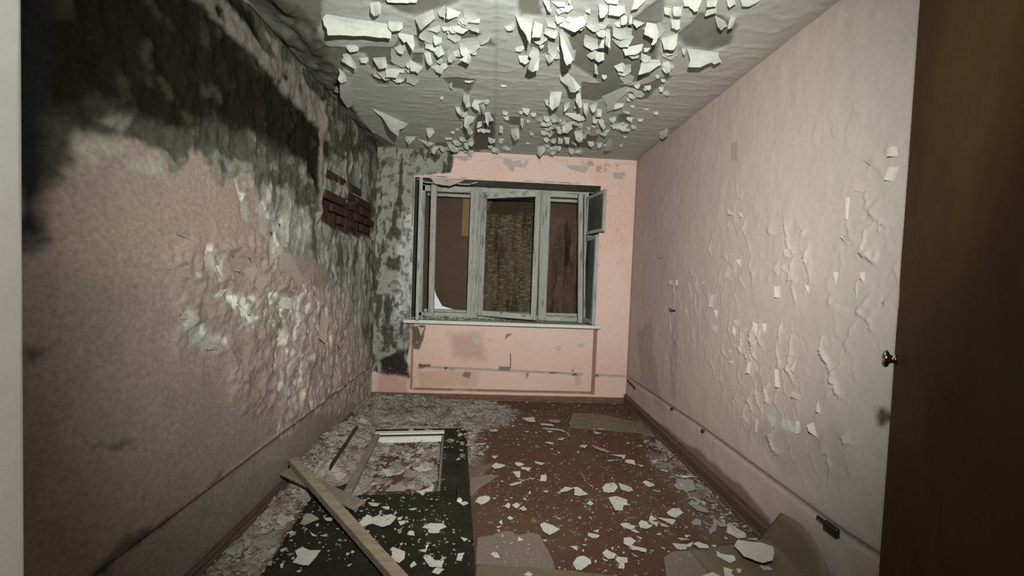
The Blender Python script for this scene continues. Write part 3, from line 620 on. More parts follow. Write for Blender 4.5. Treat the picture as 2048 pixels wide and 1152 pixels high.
CF = {'A': '''350,190 1180,320 1240,440 1235,525 870,485 380,480 360,385 330,350 305,255|1195,285 1395,300 1395,370 1350,415 1240,425 1200,380|940,40 1075,20 1100,80 1090,180 1050,210 1000,220 960,170 955,110|1165,-30 1590,-30 1580,35 1480,35 1460,45 1185,30|1545,240 1800,130 1835,240 1770,300 1700,350 1635,415 1600,340|1320,440 1540,480 1555,620 1530,700 1440,560 1410,580 1340,500|620,615 750,610 800,650 790,690 680,710 640,670|575,735 670,715 700,790 755,860 765,945 700,910 570,840 560,810 590,780|980,785 1160,770 1185,910 1070,935 1020,860|1165,915 1415,940 1410,990 1350,980 1310,1055 1225,1045 1160,1050|1485,800 1670,910 1600,1000 1560,970 1500,965 1480,870|1430,840 1480,820 1475,930 1440,900|1680,710 1770,710 1795,860 1760,890 1720,850|1770,640 1910,610 1960,720 1880,780 1830,730|1770,900 1970,850 2000,905 1945,950 1915,1005 1850,980|1860,150 1960,70 1965,245 1890,220|1915,360 2033,370 2033,410 1950,425|520,920 580,960 630,1040 630,1100 560,1130 515,1080 540,1000|1720,400 1900,340 1900,420 1860,450 1780,420''',
'B': '''680,100 880,180 830,240 700,280 665,265|745,375 870,365 990,430 940,460 905,490 830,470 760,430|890,330 1140,420 1130,475 1000,420 885,370|890,250 1155,270 1150,330 1030,325 910,290|850,665 950,665 1000,740 1025,820 1020,880 985,920 850,860 920,820 870,770|1030,730 1110,740 1090,790 1040,790|680,790 815,740 790,850 750,900 700,900''',
'C': '''360,215 620,260 590,480 580,650 510,490 430,380|790,410 980,440 945,560 870,540 830,510 780,480|1070,300 1320,230 1385,300 1370,370 1220,465 1070,400|995,450 1040,430 1130,560 1230,800 1170,910 1105,945 1080,900 1020,650|620,670 690,700 710,760 700,1010 600,1035 545,990 570,900 600,850 560,800|790,810 930,745 960,800 900,880 850,915 820,870|370,680 480,650 520,680 440,750 370,740|760,-10 860,10 870,130 900,160 840,165 800,80|870,20 1080,30 1085,100 980,100|940,140 1160,140 1110,180 1020,190 985,215|1370,140 1440,120 1440,200 1380,175|1130,-20 1160,-20 1155,60 1130,50|640,300 760,350 740,540 600,540''',
'D': '''270,60 400,70 400,180 350,250 290,260 275,200|430,60 640,90 655,180 570,235 410,215|330,-20 550,-20 540,60 400,50|780,-20 960,-10 830,125 740,145|590,230 680,230 670,350 590,360|710,230 750,200 750,340 700,360|770,275 935,330 820,405 760,330|960,320 1090,340 1135,480 1105,600 1060,650 1020,640 1060,560 920,490|610,690 910,630 880,740 790,790 650,800|920,690 1030,690 960,750 920,750|370,410 430,420 440,700 370,650|330,530 360,540 345,690 265,695|90,800 230,690 220,840 170,860|220,740 350,760 350,860 270,900 220,860|210,910 240,920 260,1075 210,1060|900,850 1150,860 1170,930 1080,980 1000,1040 840,1080|1165,550 1410,480 1395,640 1350,720 1210,715|1190,900 1290,880 1300,1040 1240,1060 1180,990|1210,100 1310,120 1310,230 1220,200|1340,90 1440,100 1440,240 1350,230|1310,280 1440,280 1440,400 1400,435 1320,400|210,350 360,345 365,395 300,370''',
'E': '''190,-10 460,-10 400,160 350,170 270,90 200,90|530,-20 690,-20 660,95 530,100|810,-20 930,-20 950,60 860,110 830,80|1010,-40 1340,-30 1250,40 1150,90 1040,90|560,120 670,100 665,180 520,235 500,220|650,225 790,300 830,375 780,400 740,440 700,400|880,210 960,250 900,400 830,420|245,700 700,750 700,810 745,890 640,930 600,900 430,970 270,965 265,940 290,870|180,690 235,710 210,800 180,750|130,110 180,80 160,230 120,200''',
'F': '''400,130 430,330 400,470 350,490 260,350 250,100|225,190 260,250 240,300 185,280|655,480 1130,690 1080,740 1020,760 1000,850 900,770 800,610 750,570|1090,850 1230,850 1210,885 1160,900 1140,960 1090,900|1250,880 1440,930 1470,940 1390,985|1355,740 1440,740 1470,800 1400,880 1370,830|1450,965 1550,970 1500,1020 1470,1085 1425,1060|1540,340 1580,330 1570,380 1540,380''',
'G': '''300,215 380,260 385,400 340,425 300,340|440,310 580,325 490,370 510,470 450,440 405,395|195,400 240,400 295,490 290,545 220,480|315,500 450,540 430,590 370,640 420,740 370,770 340,690 305,650|480,600 540,590 540,650 470,680|570,480 630,470 690,580 625,600 620,665 580,600|515,390 560,370 570,440 550,500|905,690 1000,675 1020,800 960,850 920,790|1030,550 1070,560 1060,680 1030,640|1105,570 1170,585 1120,620|760,650 805,655 800,745 760,740|795,520 870,520 885,575 840,580|770,125 850,130 850,155 790,155|65,795 160,800 150,830 70,830|250,820 410,790 430,830 320,855|80,860 130,860 230,940 230,980 150,985|160,830 220,830 280,880 240,915 190,900|310,870 370,870 370,960 310,940|330,990 430,980 370,1040 325,1025|1290,590 1400,600 1380,660 1290,650|1250,920 1370,900 1340,980 1280,1050 1245,1000|310,70 450,70 370,105 320,95|110,120 150,90 165,185 130,170|1095,860 1160,870 1110,890|750,810 830,815 800,850 770,850|830,930 910,920 900,960 850,975''',
'H': '''230,40 320,10 420,120 500,210 430,270 370,270 340,200 250,130|450,230 490,240 510,450 470,460 430,370|130,260 270,260 230,430 150,490 110,440 115,340|55,350 105,370 100,440 75,420|300,400 370,380 350,460 290,510|280,520 470,520 510,600 480,625 380,580|410,400 445,410 440,475 415,470|520,400 590,400 570,580 530,510|590,430 700,390 670,500 640,520|690,470 750,480 740,570 680,570|750,320 1040,200 1230,260 1270,300 1230,340 1160,330 1120,265 1060,270 980,340 920,390 880,480 810,510 815,430|910,400 1030,400 1000,450 890,480|1000,490 1090,510 1080,535 1010,510|1050,570 1130,570 1110,640 1050,600|1185,590 1260,590 1230,630 1190,625|930,650 1030,650 1040,700 1100,720 1080,745 990,740 940,700|690,590 760,600 800,690 770,735 740,690|640,560 690,580 690,650 640,640|740,760 800,765 780,795 740,785|850,820 885,880 860,980 780,980 800,900|690,880 760,880 740,940 700,950|430,970 500,960 480,1010 420,1010|415,740 510,730 520,830 480,885 430,840|270,650 370,640 395,710 340,770 270,760|460,670 510,680 500,710 460,700|190,680 250,690 240,730 200,725|100,560 170,530 240,600 230,630 160,640|5,620 100,630 100,680 20,680|220,820 280,830 270,900 220,900|290,810 360,820 350,900 310,900|370,850 420,890 400,910|100,930 250,940 220,980 130,970|70,980 180,1010 130,1040|560,690 620,700 590,745|620,680 690,670 660,700|75,770 130,740 170,760 120,820|960,910 1020,890 980,940|1450,760 1550,700 1540,800 1490,840 1450,820|1440,200 1500,200 1490,260 1450,270|1250,470 1340,470 1300,490|1000,800 1060,800 1030,830'''}
k = 0
for t, s in CF.items():
    for q in s.split('|'):
        k += 1; pts = tp(t, q)
        sheet('paint_flake', pts, (2, ZT, -1), M_flake, ceiling, curl=random.choice((.8, 1., 1.2)), seed=k, cup=0, amt=.7 if k > 1 else .9, th=.0014)
# little curls between the big ones
big = [('1000,5 1370,5 1340,150 1180,165 1050,150', 22), ('800,20 970,20 970,110 820,140', 9), ('690,95 860,110 880,170 700,150', 5)]
for s, n in big:
    poly = P(s); xs = [p[0] for p in poly]; ysr = [p[1] for p in poly]; m = 0
    while m < n:
        x, y = random.uniform(min(xs), max(xs)), random.uniform(min(ysr), max(ysr))
        if sd(np.array([x]), np.array([y]), poly)[0] > 0: continue
        m += 1; z = random.uniform(11, 24); a = random.uniform(-.6, .6); c0, s0 = math.cos(a), math.sin(a)
        base = [(-1, -.5), (random.uniform(.6, 1.1), -.6), (1, .3), (random.uniform(0, .6), random.uniform(.6, 1.0)), (-.6, .6)]
        pts = [(x+z*(p*c0-q*s0), y+z*(p*s0+q*c0)) for p, q in base]; k += 1
        sheet('paint_flake', pts, (2, ZT, -1), M_flake, ceiling, lift=random.uniform(.012, .035), curl=1.8, seed=k, amt=1.2)
clus = [('1090,235 1240,235 1230,305 1090,308', 38), ('930,210 985,200 985,300 870,300', 18), ('860,295 1000,298 1000,306 860,304', 8), ('1000,210 1100,230 1100,305 1000,303', 12), ('1230,180 1350,140 1330,220 1240,270', 14), ('680,100 960,20 960,160 800,170', 10), ('1020,20 1350,10 1340,150 1050,160', 14)]
for s, n in clus:
    poly = P(s); xs = [p[0] for p in poly]; ysr = [p[1] for p in poly]; m = 0
    while m < n:
        x, y = random.uniform(min(xs), max(xs)), random.uniform(min(ysr), max(ysr))
        if sd(np.array([x]), np.array([y]), poly)[0] > 0: continue
        m += 1; z = random.uniform(3.5, 8)*(1.5 if y < 150 else 1); a = random.uniform(-.5, .5); c0, s0 = math.cos(a), math.sin(a)
        base = [(-1, -.5), (random.uniform(.6, 1.1), -.6), (1, .3), (random.uniform(0, .6), random.uniform(.7, 1.3)), (-.6, .6)]
        pts = [(x+z*(p*c0-q*s0), y+z*(p*s0+q*c0)) for p, q in base]; k += 1
        sheet('paint_flake', pts, (2, ZT, -1), M_flake, ceiling, seed=k, amt=.6)

# right wall curls
WF = {'W': '630,540 625,620 570,590 600,510|180,610 182,650 150,650 155,620|216,610 212,655 195,650 195,615|505,730 500,825 450,820 470,730|525,960 525,1030 475,1000 490,960|525,845 515,930 490,850 500,845|430,620 412,655 390,630|705,450 700,520 670,490 660,460|60,430 100,425 95,440 70,445|590,60 640,100 640,120 600,110|700,100 720,130 690,130 680,90|660,1000 655,1060 630,1020 640,960|830,1000 840,1090 815,1050 800,990|880,960 880,1040 860,1000 855,955',
      'X': '850,120 850,180 790,180 800,130|860,240 830,325 770,315 800,240|680,370 650,390 600,380 590,300 625,310|580,690 565,700 520,640 545,640|250,700 250,765 200,760 190,720|245,780 245,850 205,850 170,820 200,800|180,930 180,1000 140,990 140,930|510,850 500,930 480,870 480,840|665,850 660,910 630,880 630,850|575,420 565,550 548,540 548,410|750,540 745,620 732,610 735,540|640,200 690,180 690,230 650,200|345,930 340,985 318,930 325,920|620,900 618,1000 600,940 602,910|775,990 775,1060 765,1020',
      'Y': '195,105 192,160 150,130 155,105|305,335 295,380 260,350|290,270 280,300 255,280|510,550 450,550 455,410 475,430|765,585 745,615 680,590 690,550|925,980 890,980 870,880 905,880|470,100 470,230 430,140 425,80|520,90 520,160 490,130 485,95|340,60 330,130 300,90 290,70|420,350 410,430 375,430 390,355|600,400 615,530 575,520 570,400|725,180 730,330 700,430 680,400 720,330|870,600 885,700 850,690 860,640|460,740 455,830 440,830 440,740|750,760 750,830 715,840 715,750|840,760 870,870 800,820 790,780'}
for t, s in WF.items():
    for q in s.split('|'):
        k += 1; sheet('paint_flake', tp(t, q), (0, XR, -1), M_pinkflake, wall_right, lift=random.uniform(.009, .024), seed=k, curl=1.4, amt=.5, th=.001, base=.001)
# left wall curls and crumbling plaster
LF = '230,470 280,470 275,410 240,400|380,590 420,600 480,530 430,540|570,640 610,700 620,600 590,590|580,830 640,780 620,750 590,760|880,670 960,690 965,600 910,590 870,640|770,780 800,690 780,680 760,740|120,760 180,760 180,720 130,710|330,1000 410,990 400,970 320,985|390,350 430,440 440,440 420,340|640,630 660,700 660,740 640,720|430,620 460,660 470,640 445,610|920,210 945,230 945,200 920,195|850,60 830,110 815,80|870,15 900,20 890,40|1050,490 1070,540 1075,500|860,870 880,830 890,850 870,890|540,380 580,415 575,395|640,285 665,330 655,290|510,260 530,290 530,255|500,650 530,690 560,650 540,630'
for q in LF.split('|'):
    k += 1; sheet('plaster_flake', tp('Z', q), (0, XL, 1), M_paleflake, wall_left, lift=random.uniform(.012, .03), seed=k, curl=1.2, amt=.8, th=.002, base=.012)
LP = '0,380 150,380 190,350 170,310 60,370|600,400 700,520 740,540 760,460 700,360 630,370|860,440 990,560 1060,470 1040,410 960,250 890,260|430,350 520,460 540,430 500,360|740,430 790,500 740,350 700,340|100,110 190,150 200,100 150,80|560,1070 640,1120 660,1020 600,1040|1130,510 1190,660 1170,540 1150,500|1200,700 1180,900 1230,950 1260,760|1370,890 1420,880 1330,950 1350,990'
for q in LP.split('|'):
    k += 1; sheet('paint_flake', tp('Z', q), (0, XL, 1), M_brownflake, wall_left, lift=random.uniform(.015, .028), seed=k, curl=1.2, amt=1., th=.0015, base=.008)
# back wall curls below the ceiling
for q in '1000,315 1060,318 1050,335 1010,330|1130,330 1180,332 1170,345 1140,338|905,312 940,312 930,322|1010,322 1030,322 1028,342 1020,340|1225,345 1248,345 1246,358 1230,355|945,670 965,672 955,692 945,685|1105,695 1125,690 1120,700|1150,690 1170,685 1165,695|860,355 930,360 900,372 870,368|835,650 850,655 842,672'.split('|'):
    k += 1; sheet('paint_flake', P(q), (1, YB, -1), M_pinkflake if 'q' else None, wall_back, lift=random.uniform(.01, .025), seed=k, curl=1.3, amt=.6, th=.001)

# ------------------------------------------------------------------ FALLEN DOOR on the floor
DT = .05
fr = Vector((-.184, 3.297)); ang = math.atan2(-.028+.184, 1.637)
dl = Vector((math.sin(ang), -math.cos(ang)))         # along the leaf towards the camera
dw = Vector((-math.cos(ang), -math.sin(ang)))        # across, to the left
def dp(a, b, z): p = fr+dw*a+dl*b; return Vector((p.x, p.y, z))
def local(px, py):
    h = hit(px, py, 2, DT); d = Vector((h[0], h[1]))-fr; return d.dot(dw), d.dot(dl)
WD, LD = .90, 2.02
hc = [local(*p) for p in ((750, 868), (888, 870), (878, 985), (705, 988))]
ha0, ha1 = (hc[1][0]+hc[2][0])/2, (hc[0][0]+hc[3][0])/2; hb0, hb1 = (hc[0][1]+hc[1][1])/2, (hc[2][1]+hc[3][1])/2
door = empty('door_leaf', (fr.x, fr.y, 0)); tag(door, 'dark green-black oilcloth-covered door leaf lying flat on the floor with an empty glazing opening', 'door')
def prism(name, quad, z0, z1, mat, parent, bev=.003):
    bm = bmesh.new(); lo_ = [bm.verts.new(dp(a, b, z0)) for a, b in quad]; hi = [bm.verts.new(dp(a, b, z1)) for a, b in quad]
    n = len(quad); bm.faces.new(lo_[::-1]); bm.faces.new(hi)
    for i in range(n): bm.faces.new((lo_[i], lo_[(i+1) % n], hi[(i+1) % n], hi[i]))
    bmesh.ops.bevel(bm, geom=bm.edges[:], offset=bev, segments=1, affect='EDGES'); return bm_obj(name, bm, mat, parent)
bm = bmesh.new(); gx = [0, .03, ha0, ha1, WD-.03, WD]; gyv = [0, .03, hb0, hb1]+[hb1+(LD-.03-hb1)*i/8 for i in range(1, 9)]+[LD]
V = {}
for lay, z in ((0, .012), (1, DT)):
    for i, a in enumerate(gx):
        for j, b in enumerate(gyv):
            rr_ = 0 if lay == 0 else (-.008 if (i in (0, 5) or j in (0, len(gyv)-1)) else (.004*math.sin(a*9+b*5)))
            V[lay, i, j] = bm.verts.new(dp(a, b, z+rr_))
def solid(i, j): return 0 <= i < 5 and 0 <= j < len(gyv)-1 and not (i == 2 and j == 2)
for i in range(5):
    for j in range(len(gyv)-1):
        if not solid(i, j): continue
        bm.faces.new([V[1, i, j], V[1, i+1, j], V[1, i+1, j+1], V[1, i, j+1]]); bm.faces.new([V[0, i, j], V[0, i, j+1], V[0, i+1, j+1], V[0, i+1, j]])
        for (di, dj, e1, e2) in ((-1, 0, (i, j), (i, j+1)), (1, 0, (i+1, j), (i+1, j+1)), (0, -1, (i, j), (i+1, j)), (0, 1, (i, j+1), (i+1, j+1))):
            if not solid(i+di, j+dj): bm.faces.new([V[0, *e1], V[0, *e2], V[1, *e2], V[1, *e1]])
bm_obj('oilcloth_panel', bm, M_door, door)
pr_ = prism('glazing_bead', [(ha0-.005, hb0-.045), (ha1+.02, hb0-.045), (ha1+.02, hb0+.006), (ha0-.005, hb0+.006)], DT+.001, DT+.014, M_white, door); pr_['label'] = 'white painted bead at the far end'
pr_ = prism('glazing_bead', [(ha0, hb0+.022), (ha1, hb0+.022), (ha1, hb0+.05), (ha0, hb0+.05)], .004, DT-.002, M_white, door)
pr_ = prism('glazing_bead', [(ha1-.025, hb0+.02), (ha1+.022, hb0+.02), (ha1+.03, hb1-.02), (ha1-.018, hb1-.02)], DT-.01, DT+.02, M_plank2, door); pr_['label'] = 'bare grey wooden bead on the left side'
pr_ = prism('glazing_bead', [(ha0-.004, hb0+.05), (ha0+.012, hb0+.05), (ha0+.012, hb1), (ha0-.004, hb1)], .01, DT+.012, M_woodgrey, door)
prism('bead_splinter', [(ha0+.02, hb1-.12), (ha0+.026, hb1-.12), (ha0+.045, hb1), (ha0+.03, hb1)], .006, DT+.006, M_plank2, door)
ha, hb = local(918, 985)
bm = bmesh.new(); tube(bm, [dp(ha+.012*math.sin(i/8*math.pi), hb-.07+i*.017, DT+.004+.030*math.sin(i/8*math.pi)) for i in range(9)], .006)
bm_obj('handle', bm, M_metal, door, True)
bm = bmesh.new(); r_ = bmesh.ops.create_cone(bm, cap_ends=True, segments=12, radius1=.017, radius2=.012, depth=.01); bmesh.ops.translate(bm, vec=dp(ha-.002, hb+.085, DT+.006), verts=r_['verts']); bm_obj('keyhole_plate', bm, M_white, door)
# ------------------------------------------------------------------ TIMBER
A_ = hit(586, 922, 2, .135); B_ = hit(787, 1152, 2, .082); B_ = B_+(B_-A_)*.45; B_[2] = .078
bm = bmesh.new(); bar(bm, A_, B_, .052, .040, (0, 0, 1), .003)
tag(bm_obj('timber_batten', bm, M_plank), 'long pale timber batten lying diagonally across the dark fallen door', 'plank')
A2 = hit(572, 942, 2, .10); B2 = hit(720, 1012, 2, .075)
bm = bmesh.new(); bar(bm, A2, B2, .085, .024, (0, 0, 1), .008)
tag(bm_obj('broken_board', bm, M_plank2), 'short grey board lying under the left end of the long batten', 'plank')
# dark strip standing in for the shaded gap along the fallen door
a3 = hit(714, 854, 2, .165); b3 = hit(662, 932, 2, .165)
bm = bmesh.new(); bar(bm, a3, b3, .010, .03, (0, 0, 1), .002)
tag(bm_obj('gap_shade_strip', bm, M_metal), 'thin dark strip standing in for the shaded gap left of the fallen door', 'shade strip')
a3 = hit(700, 878, 2, .02); b3 = hit(738, 800, 2, .02)
bm = bmesh.new(); bar(bm, hit(745, 802, 2, .02), hit(770, 805, 2, .02), .02, .02, (0, 0, 1), .002)
tag(bm_obj('corner_stick', bm, M_plank2), 'small stick poking from the rubble in the far left corner', 'stick')

# ------------------------------------------------------------------ RUBBLE
pile = [('575,950 640,880 705,850 760,850 756,885 712,982 640,1000 600,985', .12), ('735,850 925,856 925,862 735,866', .058), ('745,790 850,795 900,815 860,850 760,850 700,850', .05), ('620,990 720,880 740,800 650,870', .03)]
def pile_h(x, y):
    h = np.zeros(np.shape(x))
    for s, a in pile: h = np.maximum(h, a*(1-sstep(-.18, .10, sd(x, y, on(PF, P(s))))))
    return h
us = np.arange(XL, -.1, .012); vv = np.arange(1.9, YB, .012); X, Y = np.meshgrid(us, vv, indexing='ij')
h0 = pile_h(X, Y); n2 = fbm(X, Y, 14, 4, 601); hh = h0*(.6+.8*n2)+(fbm(X, Y, 45, 3, 61)-.5)*.018*sstep(.004, .02, h0)-.004
onD = None
c = np.ones(X.shape+(3,))*np.array([.25, .235, .195]); c = mix(c, [.13, .105, .085], sstep(.5, .62, n2)*.7); c = mix(c, [.30, .29, .24], sstep(.55, .66, fbm(X*.6, Y*2, 26, 3, 63)))
HH = hh+.0
hm = (h0 < .006)
rub = grid('plaster_rubble', PF, us, vv, HH, c, M_rubble, 1, hole=lambda a, b: pile_h(a, b) < .006, kind='stuff', smooth=False)
tag(rub, 'grey heap of crumbled plaster along the left wall and far left corner', 'rubble')
# thousands of crumbs as one object
bmv, bmf = [], []
dens = [(RUB, 4200, (.006, .028)), ('660,880 885,885 880,985 700,985', 420, (.008, .04)), ('1290,880 1330,900 1430,970 1520,1070 1440,1060 1330,960', 330, (.006, .022)), ('935,810 1250,815 1300,900 960,900', 300, (.004, .014)),
        ('955,950 1330,900 1480,1100 1330,1200 960,1200', 700, (.003, .009)), ('530,1160 640,990 880,990 945,1160', 420, (.003, .012)), ('960,800 1250,806 1255,815 960,812', 40, (.006, .02))]
for s, n, (s0, s1) in dens:
    poly = on(PF, P(s)); xs = [p[0] for p in poly]; ysr = [p[1] for p in poly]
    px_ = rng.uniform(min(xs), max(xs), n*8); py_ = rng.uniform(max(.9, min(ysr)), max(ysr), n*8); ok = sd(px_, py_, poly) < rng.normal(0, .05, n*8)
    px_, py_ = px_[ok][:n], py_[ok][:n]
    for x, y in zip(px_, py_):
        if x < XL+.02 or x > XR-.03 or y > YB-.03: continue
        d = Vector((x, y))-fr; a, b = d.dot(dw), d.dot(dl)
        z = float(pile_h(x, y))+.004
        if 0 < a < WD and 0 < b < LD and not (ha0 < a < ha1 and hb0 < b < hb1): z = max(z, DT+.002)
        z += rng.uniform(0, .012); sz = s0+(s1-s0)*rng.random()**2.2; n0 = len(bmv); an = rng.uniform(0, 6.28); kx, ky = rng.uniform(-.35, .35, 2); m = rng.integers(3, 6)
        for q in range(m):
            aa = an+q*2*math.pi/m+rng.uniform(-.3, .3); rr_ = sz*rng.uniform(.6, 1.1); dx, dyy = rr_*math.cos(aa), rr_*math.sin(aa)
            bmv.append((x+dx, y+dyy, max(z+dx*kx+dyy*ky, z-.002)))
        for q in range(m): bmv.append((bmv[n0+q][0], bmv[n0+q][1], bmv[n0+q][2]-.0025))
        bmf.append(tuple(range(n0, n0+m))); bmf.append(tuple(range(n0+2*m-1, n0+m-1, -1)))
        for q in range(m): bmf.append((n0+q, n0+m+q, n0+m+(q+1) % m, n0+(q+1) % m))
me = bpy.data.meshes.new('plaster_crumbs'); me.from_pydata(bmv, [], bmf); me.update()
M_crumb = surf('crumb', (.29, .275, .235), .4, 7, .9, .05, 0, dark=(.15, .125, .105), thr=(.5, .6), dscale=9)
tag(link('plaster_crumbs', me, M_crumb), 'countless small paint and plaster crumbs scattered over the floor and the fallen door', 'debris', None, 'stuff')

# ------------------------------------------------------------------ LOOSE SHEETS ON THE FLOOR
FLR = (2, 0., 1)
def fs(name, s, lift, mat, label, cat='sheet', **kw):
    k2 = dict(lift=lift, th=.003, amt=.4, seed=5, curl=1.0, base=.004); k2.update(kw)
    return tag(sheet(name, P(s), FLR, mat, None, **k2), label, cat)
fs('linoleum_piece', '952,1128 1110,1138 1105,1118 1090,1090 1078,1068 1060,1065 1032,1071 1024,1062 1005,1062 985,1070 955,1075', .003, M_sheet, 'grey linoleum piece with clipped corner beside the fallen door')
fs('linoleum_piece', '930,1260 1250,1260 1240,1153 1150,1142 1050,1133 955,1130', .004, M_sheet2, 'brown linoleum strip across the floor at the bottom edge of the picture', base=.002)
fs('linoleum_piece', '935,1000 945,990 960,975 1000,950 975,950 942,955', .004, M_sheet, 'small mauve linoleum scrap touching the right edge of the fallen door')
fs('hardboard_piece', '1342,1240 1500,1240 1560,1150 1500,1095 1425,1096 1345,1103 1328,1115', .012, M_sheet, 'flat grey-brown hardboard piece with rounded corner near the right skirting', curl=1.5)
fs('linoleum_piece', '1138,855 1310,868 1300,850 1200,828 1145,826', .004, M_sheet2, 'olive patch of linoleum lying on the far right floor')
# the curled olive sheet leaning on the right wall
cpts = [(1500, 1260), (1400, 1190), (1450, 1100), (1530, 1075), (1562, 1024), (1605, 1052), (1640, 1100), (1660, 1160), (1700, 1260)]
bm = bmesh.new()
def q3(u, v, z): return Vector(hit(u, v, 2, z))
def wl3(u, v): return Vector(hit(u, v, 0, XR-.03))
R1_ = [q3(1372, 1095, .012), q3(1440, 1090, .014), q3(1530, 1075, .020), wl3(1562, 1025)]
R2_ = [q3(1420, 1150, .014), q3(1500, 1110, .02), q3(1575, 1085, .06), wl3(1606, 1052)]
R3_ = [q3(1470, 1260, .012), q3(1560, 1200, .014), q3(1600, 1150, .05), wl3(1642, 1105)]
R4_ = [q3(1520, 1400, .010), q3(1600, 1300, .012), q3(1640, 1230, .05), wl3(1665, 1170)]
def cat4(R, t): 
    p = [R[0]*2-R[1]]+R+[R[-1]*2-R[-2]]; i = min(int(t*3), 2); f_ = t*3-i; a, b, c_, d = p[i:i+4]
    return .5*((2*b)+(-a+c_)*f_+(2*a-5*b+4*c_-d)*f_*f_+(-a+3*b-3*c_+d)*f_**3)
N = 12; gridv = []
for i in range(N+1):
    row = [cat4(R, i/N) for R in (R1_, R2_, R3_, R4_)]; gridv.append([bm.verts.new(cat4(row, j/N)) for j in range(N+1)])
for i in range(N):
    for j in range(N): bm.faces.new((gridv[i][j], gridv[i+1][j], gridv[i+1][j+1], gridv[i][j+1]))
for v in bm.verts:
    v.co.x = min(v.co.x, XR-.028); v.co.z = max(v.co.z, .006)
bmesh.ops.recalc_face_normals(bm, faces=bm.faces); bmesh.ops.solidify(bm, geom=bm.faces[:], thickness=.003)
tag(bm_obj('curled_linoleum', bm, M_sheet2, None, True), 'olive-brown linoleum sheet curling up against the right wall', 'sheet')

